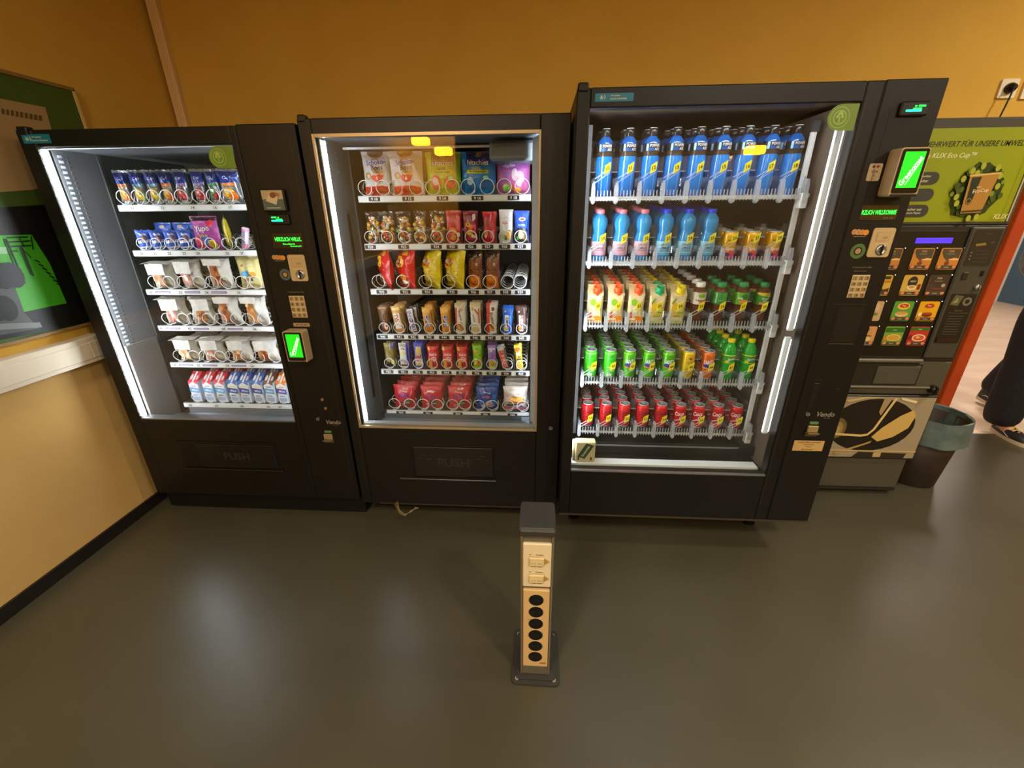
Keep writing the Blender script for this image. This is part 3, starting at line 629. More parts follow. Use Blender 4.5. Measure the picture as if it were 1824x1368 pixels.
a = MB(); tdec(a, F3, [('rr', 1.083, 1.59, 1.125, 1.642, .005, 'b09a78'), ('t', 'VISA', 1.104, 1.618, .008, '3a2a20', 0, .026), ('e', 1.097, 1.633, .004, .004, '2a2018'), ('e', 1.110, 1.633, .005, .004, '8a2a1c'), ('t', 'EC', 1.104, 1.607, .006, '3a3024', 0, .02), ('t', 'PAY', 1.104, 1.597, .005, '8a5a30', 0, .02)]); obj('payment_sticker', a, M3)
a = MB(); a.box(1.096, F3-.002, 1.468, 1.216, F3, 1.516, mat('2a241a', .08, 0, 0, 1, .8), .001)
tdec(a, F3-.0022, [('t', 'RZLICH WILLKOMME', 1.155, 1.493, .0145, gl, 0, .112), ('t', 'EUR 0.00', 1.19, 1.475, .006, '7d7350', 0, .04)]); obj('display', a, M3, 'green lettered display')
coins(M3, 1.094, 1.430, F3); coin_plate(M3, 1.155, 1.346, 1.228, 1.443, F3); ring(M3, 1.124, 1.366, .0255, F3, '4f6f34', 'a98868')
a = MB(); tdec(a, F3, [('t', 'Produktauswahl treffen', 1.155, 1.311, .006, '6d604a', 0, .066), ('t', 'Zahlung und Start', 1.152, 1.298, .006, '6d604a', 0, .05), ('r', 1.09, 1.178, 1.21, 1.1792, '4a3f2c')]); obj('instruction_text', a, M3)
keypad(M3, 1.13, 1.203, 1.191, 1.284, F3)
a = MB(); tdec(a, F3, [('r', 1.112, 1.025, 1.21, 1.170, '070605'), ('r', 1.118, 1.031, 1.204, 1.164, '0f0d0a'), ('r', 1.112, 1.025, 1.206, 1.027, '5c4f38')]); obj('service_hatch', a, M3)
a = MB(); tdec(a, F3, [('r', 1.10, .752, 1.131, .868, '050504'), ('r', 1.106, .757, 1.124, .862, '11100c'), ('r', 1.106, .861, 1.124, .863, '6a5c44'), ('r', 1.106, .875, 1.134, .877, '3a3226')]); obj('note_slot', a, M3)
a = MB(); tdec(a, F3, [('r', 1.195, .838, 1.204, .841, '4a4030')]); obj('small_slot', a, M3)
lock(M3, 1.111, .726, F3); vendo(M3, 1.184, .726, F3, .07); coin_return(M3, 1.146, .652, F3)
a = MB(); tdec(a, F3, [('r', 1.09, .552, 1.213, .602, 'c2a062'), ('t', 'Problem? Melde dich direkt!', 1.152, .594, .006, '4a3212', 0, .1), ('t', 'Service Hotline', 1.152, .583, .005, '5a4018', 0, .085), ('t', 'WhatsApp', 1.152, .572, .005, '5a4018', 0, .08), ('t', 'Mail Greenomat', 1.15, .560, .005, '5a4018', 0, .1)]); obj('service_sticker', a, M3, 'tan service sticker')
# card box behind the glass
gb = empty('payment_box', (.2265, -.05, .43)); tag(gb, 'beige box with a tilted green label behind the drinks machine glass', 'box')
a = MB(); bx = mat('cfc39a', .5); a.box(-.045, -.012, 0, .045, .03, .105, bx, .004); a.box(-.056, .0, .004, -.045, .03, .10, mat('b9ad88', .5), .003); obj('box_body', a, gb)
a = MB(); S = lambda u, v, e: (u, -.012-e, v)
a.dec(S, [('p', [(-.036, .030), (-.001, .018), (.038, .088), (.003, .100)], '2f4a1c'), ('t', 'Greenomat', .0, .058, .012, 'd8dcc8', 62, .062)], .0004, .02); obj('green_label', a, gb)
for x in (-.03, .028):
    a = MB(); a.box(x-.003, -.0135, .012, x+.003, -.012, .028, mat('2a2418', .4)); obj('slot', a, gb)
# drinks shelves
Z3 = [1.557, 1.312, 1.048, .785, .530]; Y3 = .085; LX = [.250+.0878*i for i in range(9)]
TAGY = mat('f2e020', .45, 0, 0, name='yellow_tag')
SL3 = [.07, .07, .07, .02, 0.]
def tilt(a, i): a.v = [(v[0], v[1], v[2]+SL3[i]*max(0, v[1]-Y3)) for v in a.v]
def price_tag(x, z, s, sh):
    a = MB(); a.box(x-.05, Y3-.02, z+.03, x-.04, Y3+.0, z+.062, CLEAR, .003); YA_ = Y3-.072
    a.box(x-.047, YA_, z+.045, x-.043, Y3-.015, z+.062, CLEAR)
    def arm(p, q, w, mt):
        d = Vector((q[0]-p[0], q[1]-p[1])).normalized(); n = Vector((-d.y, d.x))*w
        a.prism([(p[0]+n.x, p[1]+n.y), (p[0]-n.x, p[1]-n.y), (q[0]-n.x, q[1]-n.y), (q[0]+n.x, q[1]+n.y)], YA_-.001, YA_+.001, mt)
    arm((x-.043, z+.058), (x-.008, z+.080), .0014, MILKY); arm((x-.043, z+.044), (x+.010, z+.078), .0014, MILKY)
    o = obj('price_arm', a, sh)
    a = MB(); a.prism([(x-.011, z+.071), (x+.010, z+.083), (x+.012, z+.113), (x-.009, z+.101)], YA_-.003, YA_-.001, TAGY); S = lambda u, v, e: (u, YA_-.003-e, v)
    a.dec(S, [('t', s, x+.0005, z+.092, .012, '2a2408', 20, .016, .2)], .0004, .02); obj('price_tag', a, sh)
for i, z in enumerate(Z3):
    a = MB(); a.box(.196, Y3, z-.010, .985, .60, z-.002, mat('c8ccd0', .4, .2) if i < 2 else CLEAR, 0)
    if i < 2: a.box(.196, Y3-.022, z-.016, 1.0, Y3, z-.004, WHT, .002)
    a.box(.985, Y3-.03, z-.05, 1.012, Y3, z+.004, WHT, .003); a.box(1.004, Y3-.02, z-.012, 1.02, Y3, z+.002, WHT, .002)
    tilt(a, i); sh = obj('shelf', a, M3)
    a = MB()
    for k in range(9):
        for j in range(5):
            cx = LX[k]-.026+j*.0125; a.prism([(cx-.0022, z-.016), (cx, z-.020), (cx+.0022, z-.016), (cx+.0014, z+.020), (cx-.0014, z+.020)], Y3-.024, Y3-.02, MILKY)
        a.box(LX[k]-.036, Y3-.023, z-.012, LX[k]+.036, Y3-.018, z-.002, MILKY)
    obj('front_fingers', a, sh)
    for k in range(10):
        xd = LX[0]-.0439+.0878*k
        a = MB(); a.box(xd-.0012, Y3-.01, z, xd+.0012, .36, z+.062, CLEAR)
        a.prism([(xd-.008, z-.022), (xd, z-.030), (xd+.008, z-.022), (xd+.007, z+.025), (xd+.004, z+.052), (xd-.004, z+.052), (xd-.007, z+.025)], Y3-.034, Y3-.012, MILKY)
        a.box(xd-.012, Y3+.05, z+.085, xd+.012, Y3+.053, z+.135, CLEAR); a.box(xd-.012, Y3+.049, z+.083, xd+.012, Y3+.054, z+.087, MILKY); a.box(xd-.0012, Y3+.05, z+.07, xd+.0012, .3, z+.135, CLEAR); tilt(a, i); obj('lane_divider', a, sh)
    for k in range(9): price_tag(.248+.0834*k, z, str((i+1)*10+k), sh)
# ================================================================ products
FOIL = dict(rough=.3)
def pillow(w, h, t, base, ops, seed=1, wr=1., rough=.32, seal=.07, neck=0., fold=None, side=None, rag=0., mx=.02, alpha=1., metal=0.):
    """soft bag: front and back sheets with crimped seals; surface coordinates u = metres from the middle, v = metres up"""
    rn = random.Random(seed); ph = [(rn.uniform(2, 9), rn.uniform(2, 9), rn.uniform(0, 6.3), rn.uniform(.5, 1)) for _ in range(7)]
    def wrk(a, b): return sum(q[3]*math.sin(q[0]*a+q[1]*b+q[2]) for q in ph)/7
    def g(v):
        if v <= seal or v >= 1-seal: return 0.
        q = (v-seal)/(1-2*seal); return min(1, (4*q*(1-q))**.55)
    def wd(v): return 1-.06*g(v)-neck*max(0, 1-abs(v-.62)/.25)
    def S3(u, v, s, e):          # u in -1..1, v 0..1
        gg = g(v); th = t/2*gg*max(0, 1-abs(u)**2.6)**.6*(1+.28*wr*wrk(u*1.3, v*2.4)*(s+1.5)/2)+.0006
        lean = t*.10*wr*wrk(u*.7+3, v*1.6+s)*(1 if gg else .8)
        zz = h*v+(rag*h*wrk(u*2.2, 9) if v > .93 else 0)
        return (u*w/2*wd(v), -s*th-(e if s > 0 else -e)+lean*(1-gg*.5), zz)
    mb = MB(); bm = foil(base, rough, metal, alpha) if isinstance(base, str) else base; mb.film = lambda c: foil(c, rough)
    mb.grid(lambda a, b: S3(2*a-1, b, 1, 0), 12, 16, bm); mb.grid(lambda a, b: S3(2*a-1, b, -1, 0), 10, 14, side or bm)
    if ops: mb.dec(lambda u, v, e: S3(max(-1, min(1, 2*u/w)), max(0, min(1, v/h)), 1, e), ops, .0007, mx, .0003, rough)
    return mb
def bagp(name, cat, part, *a, **k): return Proto(name, cat, [(part, pillow(*a, **k))], a[2])
def lathe_proto_S(prof):
    def r_at(v):
        for (r0, z0), (r1, z1) in zip(prof, prof[1:]):
            if z0 <= v <= z1 and z1 > z0: return r0+(r1-r0)*(v-z0)/(z1-z0)
        return prof[-1][0]
    def S(u, v, e):
        r = r_at(v); a = u/max(r, .012); return ((r+e)*math.sin(a), -(r+e)*math.cos(a), v)
    return S
def band(R, z0, z1, mt, e=.0004): return [(R(z)+e, z) for z in z0]
LID = mat('e2e6e8', .32, .35, name='can_lid_metal'); LIDD = mat('a4a9ac', .38, .35, name='can_lid_recess')
def can(h, r, col, ops, top='c6cacc', rough=.28):
    k = r; prof = [(k*.72, 0), (k*.82, .002), (k*.98, .009), (k, .014), (k, h-.017), (k*.99, h-.014), (k*.86, h-.004)]
    b = MB(); cm = mat(col, rough, .25, 0, 1, .6) ; b.lathe(prof, [LID, LID, cm, cm, cm, cm], 28); b.dec(lathe_proto_S(prof), ops, .0004, .012, .0002, .6)
    l = MB(); l.lathe([(k*.86, h-.004), (k*.89, h-.001), (k*.87, h), (k*.82, h-.0015), (k*.79, h-.0032), (1e-4, h-.0032)], [LID, LID, LID, LIDD, LIDD], 28, caps=False)
    l.prism(ell(0, k*.18, k*.24, k*.42, 14), h-.0031, h-.0020, LID, 'z'); l.prism(ell(0, -k*.42, k*.3, k*.26, 14), h-.0031, h-.0026, STEEL, 'z')
    return [('can_body', b), ('can_lid', l, 'silver lid')]
def bottle(prof, liquid, label, cap, ops, n=24, over=None):
    """prof (r, z); label (z0, z1, material); cap (z0, z1, r, hex)"""
    b = MB(); b.lathe(prof, liquid, n); S = lathe_proto_S(prof); R = lambda z: S(0, z, 0)
    parts = [('bottle_body', b)]
    if label:
        l = MB(); zs = [label[0]+(label[1]-label[0])*i/6 for i in range(7)]
        l.lathe([(math.hypot(*R(z)[:2])+.0006, z) for z in zs], label[2], n, caps=False); l.dec(S, ops, .0010, .012, .0002, .4); parts.append(('label', l))
    c = MB(); z0, z1, r, hx = cap; cm = mat(hx, .35) if isinstance(hx, str) else hx
    c.lathe([(r*.97, z0), (r, z0+.001), (r, z1-.0015), (r*.93, z1), (1e-4, z1)], [cm]*4, 20, caps=False)
    for q in range(20):
        a = 2*PI*q/20; c.box(r*math.cos(a)-.0004, r*math.sin(a)-.0004, z0+.001, r*math.cos(a)+.0004, r*math.sin(a)+.0004, z1-.002, cm)
    parts.append(('cap', c, 'screw cap'))
    return parts
def liq(hx, name, alpha=.82, rough=.1): return mat(hx, rough, 0, 0, alpha, .8, .3, name=name)
# ---- drinks
PWB = liq('0f7fd8', 'blue_sport_drink', .92); PWT = liq('1c5fb0', 'blue_bottle_shoulder', .85); DKC = mat('26241f', .2, 0, 0, .8, .7, name='smoky_cap_plastic')
pw_prof = [(.027, 0), (.0305, .006), (.031, .05), (.0315, .125), (.029, .140), (.029, .150), (.0305, .158), (.0305, .180), (.027, .190), (.017, .203), (.0135, .206), (.0135, .212)]
pw = bottle(pw_prof, [PWB]*3+[PWB, LID if 0 else mat('5b4a3c', .15, 0, 0, .6), mat('5b4a3c', .15, 0, 0, .6), PWT, PWT, PWT, PWT, PWT], (.156, .182, mat('232428', .3)),
  (.206, .232, .0155, DKC), [('t', 'POWER', .007, .1745, .0095, 'f0f0f0', 0, .036), ('t', 'ADE', .0155, .1625, .0085, 'f0f0f0', 0, .018), ('rr', -.024, .157, -.016, .181, .003, '9ed0f0'), ('r', -.013, .157, .004, .167, '1c4f9a'),
  ('p', [(-.026, .060), (-.0245, .060), (.016, .104), (.0145, .104)], 'bfe0f8'), ('r', -.0195, .02, -.0185, .125, '8cc8f4'), ('r', .014, .02, .015, .125, '8cc8f4')])
c = MB(); c.lathe([(.0135, .2322), (.0135, .2335), (1e-4, .2336)], WHT, 18, caps=False); pw.append(('cap_top', c, 'white rim of the cap'))
P_POW = Proto('sports_drink_bottle', 'bottle', pw, .064)
def water(capc, labc, txt, nm):
    W_ = liq('2fa4ea', 'light_blue_bottle', .72, .06)
    prof = [(.024, 0), (.029, .006), (.0295, .030), (.0295, .082), (.028, .096), (.0235, .108), (.024, .116), (.029, .132), (.0305, .148), (.028, .162), (.018, .175), (.0125, .180), (.0125, .186)]
    return Proto('water_bottle', 'bottle', bottle(prof, W_, (.022, .076, mat(labc, .45)), (.181, .196, .0148, capc),
      [('t', 'SANTA', .002, .064, .009, txt, 0, .036), ('t', 'EMILIE', .002, .051, .009, txt, 0, .040), ('r', -.016, .041, .02, .043, txt), ('r', -.018, .035, .022, .0365, labc if 0 else 'd890a4' if nm else '3f86b8'), ('r', -.024, .022, .028, .030, 'f0a8b8' if nm else '5fb4dc')]), .06)
P_PINK = water('f58a9a', 'f2c4cf', '6a5470', 1); P_BLUE = water('1f3ff0', '9fdcf2', '1c3c70', 0)
P_SPZ = Proto('spezi_can', 'can', can(.112, .0275, 'f2b416', [('r', -.045, .0, .045, .038, 'e8641e'), ('p', [(-.04, .0), (-.04, .026), (-.012, .034), (.014, .02), (.04, .026), (.04, 0)], '4a2a6a'), ('p', [(-.004, .012), (.012, .008), (.032, .03), (.02, .036), (.004, .026)], 'ee3a86'),
  ('p', [(-.03, .036), (-.012, .030), (.01, .046), (-.02, .052)], 'f07a2a'), ('t', 'Spezi', .003, .045, .016, 'fdfdf6', 0, .042, .15), ('t', 'PAUL', 0, .078, .008, '6a4a10', 0, .03), ('r', -.02, .066, .02, .067, '8a6414')]), .056)
P_SPZ.name = 'cola_mix_can'
def carton(c_cap, ops, c_low):
    w, d, h = .034, .028, .150; b = MB(); bm = mat('e8d2a2', .4, name='cream_carton')
    def ring(z, s, y=0., ch=.012): return [( (w-ch)*s, (-d)*s+y, z), (w*s, (-d+ch)*s+y, z), (w*s, (d-ch)*s+y, z), ((w-ch)*s, d*s+y, z), (-(w-ch)*s, d*s+y, z), (-w*s, (d-ch)*s+y, z), (-w*s, (-d+ch)*s+y, z), (-(w-ch)*s, -d*s+y, z)]
    R0 = ring(0, 1, 0, .004); R1 = ring(.06, .97, 0, .012); R2 = ring(.118, .98, 0, .006); R3 = [(x, y, z+(y+d)*.62) for x, y, z in ring(.120, .98, 0, .004)]
    n = 8; vs = R0+R1+R2+R3; b.add(vs, [(j*n+i, j*n+(i+1) % n, (j+1)*n+(i+1) % n, (j+1)*n+i) for j in range(3) for i in range(n)]+[tuple(range(n)), tuple(range(3*n, 4*n))], bm)
    b.dec(lambda u, v, e: (u, -d-e+(.0012 if 0 else 0), v), ops, .0006, .02)
    b.box(-w*.95, d*.6, .152, w*.95, d*.95, .158, bm, .002)
    cp = MB(); cm = mat(c_cap, .4); cp.lathe([(.013, 0), (.015, .003), (.0125, .006), (.0135, .018), (.012, .020), (.009, .0195), (.008, .016), (1e-4, .016)], cm, 18, caps=False)
    cp.prism([(-.013, -.012), (.013, -.012), (.014, .004), (-.014, .004)], -.002, .003, cm, 'z'); cp.prism([(-.012, -.006), (0, -.026), (.012, -.006)], -.001, .003, cm, 'z')
    cp.xf(Matrix.Translation((.006, -.004, .135)) @ Matrix.Rotation(rad(26), 4, 'X') @ Matrix.Scale(1.25, 4))
    return [('carton_body', b), ('cap', cp, 'plastic screw cap')]
op_o = [('p', [(-.022, .1), (-.008, .108), (.002, .1), (.004, .086), (-.006, .076), (-.02, .082)], '8fbf2a'), ('e', -.018, .03, .006, .022, 'e0584a'), ('e', .012, .018, .02, .014, 'f08a1e'), ('r', -.03, .004, .03, .012, 'f6a03a'), ('rr', -.031, .014, .002, .022, .002, 'fbf0d0'), ('r', -.012, .04, .008, .07, 'f6e6b8'), ('r', .012, .04, .018, .07, 'f2d48a')]
op_y = [('e', -.012, .06, .012, .032, 'f2c21a'), ('p', [(-.026, .09), (-.012, .11), (-.008, .108), (-.022, .082)], '6a9a2a'), ('e', .010, .055, .016, .024, 'd8c42a'), ('t', 'BIO', .012, .066, .010, '5f6a10', 20, .022), ('r', .004, .046, .02, .05, '7a8a1a'), ('r', -.02, .016, .02, .024, 'e6dc9a'), ('r', -.03, .0, .03, .010, 'c8c46a'), ('r', -.012, .03, .016, .034, '8a9a2a')]
P_CO = Proto('juice_carton', 'carton', carton('ff5a1e', op_o, 0), .056); P_CG = Proto('juice_carton', 'carton', carton('14b070', op_y, 1), .056); P_CY = Proto('juice_carton', 'carton', carton('f2dc14', op_y, 1), .056)
def tea(capc, lab, ops, nm):
    T_ = liq('7a3f1a', 'amber_tea', .62, .08)
    prof = [(.025, 0), (.029, .005), (.0295, .05), (.028, .075), (.0295, .085), (.0295, .125), (.026, .140), (.018, .150), (.0155, .153), (.0155, .158)]
    return Proto('iced_tea_bottle', 'bottle', bottle(prof, T_, (.084, .134, mat(lab, .4)), (.154, .174, .0185, capc), ops), .06)
P_TW = tea('f2f2f0', 'd8ccb4', [('e', .004, .122, .014, .009, '7ab81a'), ('t', 'Fuze', 0, .109, .012, 'f8f8f2', 0, .034, .1), ('r', -.02, .096, .024, .104, '8a6a4a'), ('e', .012, .093, .011, .009, 'ee7a3a'), ('p', [(-.03, .084), (.0, .084), (-.01, .1), (-.03, .1)], 'e2d4bc')], 0)
P_TG1 = tea('2f9a5a', '3f9440', [('r', -.022, .088, -.018, .13, 'a8d8a0'), ('r', -.012, .1, .02, .104, '7cc070'), ('r', .004, .088, .024, .13, '58b04a'), ('r', -.03, .084, .03, .09, '2f7a3a')], 1)
P_TG2 = tea('2f9a5a', '6ab52e', [('e', .004, .118, .014, .012, '2f7a2a'), ('t', 'ice', -.012, .112, .011, 'f0f6e8', 0, .02), ('e', .006, .096, .021, .009, 'ee8a3a'), ('e', .01, .094, .012, .005, 'f6b05a')], 2)
P_TG3 = tea('2f9a5a', '3f8f2a', [('r', -.03, .126, .03, .134, 'f2b82a'), ('p', [(-.03, .126), (.03, .126), (.03, .112)], '9ed03a'), ('t', 'fresh', .004, .111, .010, 'eef8ea', 0, .03, .15), ('t', 'tea', .004, .100, .009, 'eef8ea', 0, .02, .15), ('r', -.016, .085, .02, .094, 'c89a5a')], 3)
P_MEL = Proto('green_soda_can', 'can', can(.134, .0275, '4ae02a', [('r', -.045, .118, .045, .121, 'a8f08a'), ('p', [(-.006, .108), (.008, .108), (.001, .102)], '1a7a4a'), ('r', -.045, .085, .045, .0865, '1fae3a'), ('r', -.018, .102, -.012, .106, '1a7a8a'), ('r', -.016, .05, .0, .058, 'b8f04a'), ('e', .01, .05, .012, .018, '7ae82a'), ('r', -.016, .012, .006, .026, 'd8f0c8')]), .056)
def fanta(col, hx, dk): return can(.134, .0275, col, [('p', [(-.026, .062), (-.02, .074), (.026, .078), (.022, .064), (.0, .056)], '2438a0'), ('p', [(-.03, .062), (.016, .054), (.018, .050), (-.024, .055)], dk), ('t', 'FANTA', .001, .084, .019, 'fbfbfb', 4, .046), ('r', -.045, .117, .045, .120, hx)], )
P_FG = Proto('lime_soda_can', 'can', fanta('5cc41a', 'a8e04a', 'f0803a'), .056); P_FO = Proto('orange_soda_can', 'can', fanta('f2701a', 'f8a04a', 'f4b428'), .056)
P_FY = Proto('yellow_soda_can', 'can', can(.134, .0275, 'f0c814', [('rr', -.018, .072, .02, .118, .003, 'e8b80a'), ('p', [(-.008, .104), (.012, .104), (.002, .093)], '5a4a14'), ('r', -.012, .082, .016, .084, '7a6414'), ('r', -.012, .077, .012, .0785, '7a6414'), ('e', .0, .04, .016, .02, 'd8a808')]), .056)
SPR = liq('18c232', 'green_bottle', .72, .06)
P_SPR = Proto('lemon_soda_bottle', 'bottle', bottle([(.024, 0), (.0295, .006), (.029, .03), (.0295, .05), (.0275, .064), (.0295, .084), (.030, .115), (.030, .130), (.026, .150), (.016, .168), (.0125, .174), (.0125, .180)], SPR, (.082, .120, mat('3aa83a', .35, 0, 0, .9)), (.174, .191, .0148, 'f4e414'),
  [('r', -.06, .116, .06, .120, 'e8ec1a'), ('r', -.06, .082, .06, .084, 'e8ec1a'), ('t', 'Sprite', .003, .101, .013, 'f4faf4', 8, .04, .1), ('e', .016, .108, .004, .005, 'e83a4a'), ('e', -.014, .09, .008, .006, 'c8e02a')]), .06)
P_CZ = Proto('cola_can', 'can', can(.120, .0275, 'e01420', [('t', 'Coca', -.002, .079, .019, '080304', 6, .046, .3), ('t', 'Cola', .010, .060, .017, '080304', 6, .042, .3), ('r', -.045, .103, .045, .1045, 'f04a4a'), ('r', .012, .02, .02, .05, 'b80c18')]), .056)
P_CC = Proto('cola_can', 'can', can(.120, .0275, 'd80f1e', [('t', 'Coca', -.010, .078, .020, 'f6f0ee', 8, .042, .3), ('t', 'Cola', .012, .060, .018, 'f6f0ee', 8, .038, .3), ('p', [(-.03, .04), (-.01, .05), (.028, .046), (.028, .043), (-.01, .045), (-.03, .036)], 'f0d8d4'), ('r', -.045, .103, .045, .1045, 'f04a4a')]), .056)
def lane3(p, desc, lane, sh, n, step, shelf, grp, y0=None, jit=.8):
    for k in range(n):
        z = Z3[sh]; y = Y3+.012+.031+k*step
        p.put((LX[lane]+RND.uniform(-.0025, .0025)*(k > 0), y, z-.0018+SL3[sh]*(y-Y3)), f'{desc}, {ORD[k]} from the front in {ORD[lane]} lane, {shelf} drinks shelf', grp, rz=RND.uniform(-14, 14) if k else (0 if lane % 2 else -4), rx=math.degrees(math.atan(SL3[sh])))
for l in range(9): lane3(P_POW, 'blue sports drink bottle', l, 0, 3, .072, 'top', 'blue sports drink bottles on the top drinks shelf')
for l in range(3): lane3(P_PINK, 'pink capped water bottle', l, 1, 5, .066, 'second', 'pink capped water bottles')
for l in range(3, 6): lane3(P_BLUE, 'blue capped water bottle', l, 1, 6, .066, 'second', 'blue capped water bottles')
for l in range(6, 9): lane3(P_SPZ, 'yellow and pink can', l, 1, 3, .062, 'second', 'yellow and pink cola mix cans')
for l in range(3): lane3(P_CO, 'cream carton with orange cap', l, 2, 6, .064, 'third', 'cream juice cartons')
for k in range(7): (P_CG if k < 2 else P_CY).put((LX[3]+.001, Y3+.043+k*.064, Z3[2]-.0018+.07*(.043+k*.064)), f'{"green" if k < 2 else "yellow"} capped carton, {ORD[k]} from the front in fourth lane, third drinks shelf', 'cream juice cartons', rz=RND.uniform(-3, 3), rx=4)
lane3(P_CY, 'cream carton with yellow cap', 4, 2, 7, .064, 'third', 'cream juice cartons')
lane3(P_TW, 'white capped tea bottle', 5, 2, 5, .066, 'third', 'iced tea bottles')
for l, p, c in ((6, P_TG1, 'striped'), (7, P_TG2, 'orange fruit'), (8, P_TG3, 'yellow edged')): lane3(p, f'tea bottle with {c} label', l, 2, 3, .066, 'third', 'iced tea bottles')
for l in (0, 1): lane3(P_MEL, 'bright green soda can', l, 3, 6, .067, 'fourth', 'bright green soda cans')
for l in (2, 3, 4): lane3(P_FG, 'lime green can with white lettering', l, 3, 6, .067, 'fourth', 'lime green soda cans')
lane3(P_FY, 'yellow soda can', 5, 3, 6, .067, 'fourth', 'yellow soda cans'); lane3(P_FO, 'orange soda can', 6, 3, 6, .067, 'fourth', 'orange soda cans')
for l in (7, 8): lane3(P_SPR, 'green soda bottle with yellow cap', l, 3, 4, .068, 'fourth', 'green soda bottles')
for l in range(5): lane3(P_CZ, 'red can with black script', l, 4, 6, .067, 'bottom', 'red cola cans with black script')
for l in range(5, 9): lane3(P_CC, 'red can with white script', l, 4, 6, .067, 'bottom', 'red cola cans with white script')
# ---- snacks of the middle machine
def at2(px, sh, t): return (U2(px, p2y[sh]), Y2+.014+t/2, T2[sh]+.001)
def put2(p, px, sh, label, grp=None, rear=0, step=None, rz=0., ry=0., rlab=None, lane=None, z=0.):
    for k in range(rear+1):
        x, y, zz = at2(px, sh, p.t); y += k*(step or p.t+.012)
        lb = label if k == 0 else f'{rlab}, {ORD[k]} from the front in {ORD[lane]} lane, {["top","second","third","fourth","fifth","bottom"][sh]} middle machine shelf'
        p.put((x+(RND.uniform(-.004, .004) if k else 0), y, zz+z), lb, grp, rz=rz+(RND.uniform(-5, 5) if k else 0), ry=ry+(RND.uniform(-3, 3) if k else 0))
def choc(seed, hz):
    return pillow(.122 if hz else .145, .172, .05, 'ece6e0', [('e', -.002, .168, .034, .022, '8a5a34'), ('p', [(-.06, 0), (.06, 0), (.06, .034), (.02, .04), (-.06, .036)], 'e8351c'), ('t', 'kinder', -.002, .143, .008, 'd8402a', 8, .03), ('t', 'Schoko-', .0, .130, .020, '4a66b8', 6, .084), ('t', 'Bons', .004, .109, .019, '5a3a2a', 4, .058), ('rr', -.016, .086, .034, .099, .004, 'e8c070'), ('t', 'CRISPY', .009, .0925, .009, '7a4a18', 4, .042),
      ('e', -.038, .078, .013, .014, 'c89a5a'), ('e', -.036, .076, .007, .008, 'f0dcae'), ('p', [(-.024, .076), (-.018, .062), (-.002, .052), (.018, .056), (.032, .084), (.024, .08), (.012, .086), (0, .078), (-.012, .082)], 'e2401e'), ('e', .002, .068, .004, .008, 'f8f0ea'), ('e', .016, .018, .02, .016, 'c8622a')], seed=seed)
P_SB1 = Proto('candy_bag', 'candy bag', [('bag', choc(3, 1))], .05); P_SB2 = Proto('candy_bag', 'candy bag', [('bag', choc(5, 0))], .05)
def hit(base, c2, inner, tx, seed): return pillow(.152, .166, .052, base, [('p', [(-.05, .112), (.052, .118), (.048, .166), (-.05, .166)], inner), ('t', 'hitschies', .0, .124, .020, 'f6f4f0', 0, .092), ('t', 'SAURE', -.006, .102, .010, tx, 0, .04), ('r', -.05, .082, .046, .096, 'd8dc2a'), ('t', 'Drachenzungen', -.002, .0885, .011, '3a2a10', 0, .09)]+
   [('e', -.034, .05, .024, .028, c2), ('e', .030, .05, .026, .026, c2), ('e', -.036, .054, .014, .016, 'f0d0c8' if seed == 8 else 'a8d8f0'), ('e', .034, .066, .012, .008, '8ae0a0')]+[('p', [(.004+.014*math.cos(a)*.35, .142), (.004+.020*math.cos(a-.14), .142+.020*math.sin(a-.14)), (.004+.020*math.cos(a+.14), .142+.020*math.sin(a+.14))], cc) for a, cc in ((rad(150), 'f0e8e0'), (rad(120), '8ac83a'), (rad(95), 'f0d020'), (rad(70), 'f08a2a'), (rad(45), 'e83a6a'))], seed=seed)
P_HY = Proto('candy_bag', 'candy bag', [('bag', hit('a8c81e', 'e0584a', '8a6428', '5a6a10', 8))], .052); P_HB = Proto('candy_bag', 'candy bag', [('bag', hit('1f84d6', '2f6ab0', '2a1f74', 'e8e030', 9))], .052)
P_PK = bagp('candy_bag', 'candy bag', 'bag', .145, .136, .05, 'c86ab8', [('p', [(-.066, .09), (.06, .1), (.06, .124), (-.066, .124)], 'a85ab0'), ('p', [(-.05, .108), (-.02, .1), (.01, .112), (-.02, .122)], 'e0c8f0'), ('t', 'mini', -.004, .112, .010, 'f0e4f8', -4, .03), ('t', 'Fruity', -.03, .066, .018, '5a7ad0', 62, .07), ('e', .008, .076, .014, .024, 'f0d8e8'), ('e', .03, .06, .02, .03, 'f4c4dc'), ('e', -.03, .026, .016, .016, '9ad860'), ('e', .018, .016, .016, .012, 'f0a020'), ('e', -.004, .03, .008, .014, 'e86a3a'), ('e', .05, .03, .014, .02, 'd05a9a')], seed=12)
put2(P_SB1, 672, 0, 'white and red candy bag next to the light strip, top middle machine shelf', 'white and red candy bags on the top shelf', rz=6)
put2(P_SB2, 724, 0, 'white and red candy bag, second on the top middle machine shelf', 'white and red candy bags on the top shelf', rz=2)
put2(P_HY, 790, 0, 'lime yellow bag of sour candy with brown name panel', rz=0); put2(P_HB, 852, 0, 'blue bag of sour candy with dark blue name panel', rz=0); put2(P_PK, 914, 0, 'pink and purple candy bag at the end of the top shelf', rz=-2)
put2(P_HY, 808, 0, 'lime bag half hidden behind the blue sour candy bag') if 0 else None
CLR = clear_mat('cellophane', 'f8f6f2', .10, .12, .02, 'f0e8e0')
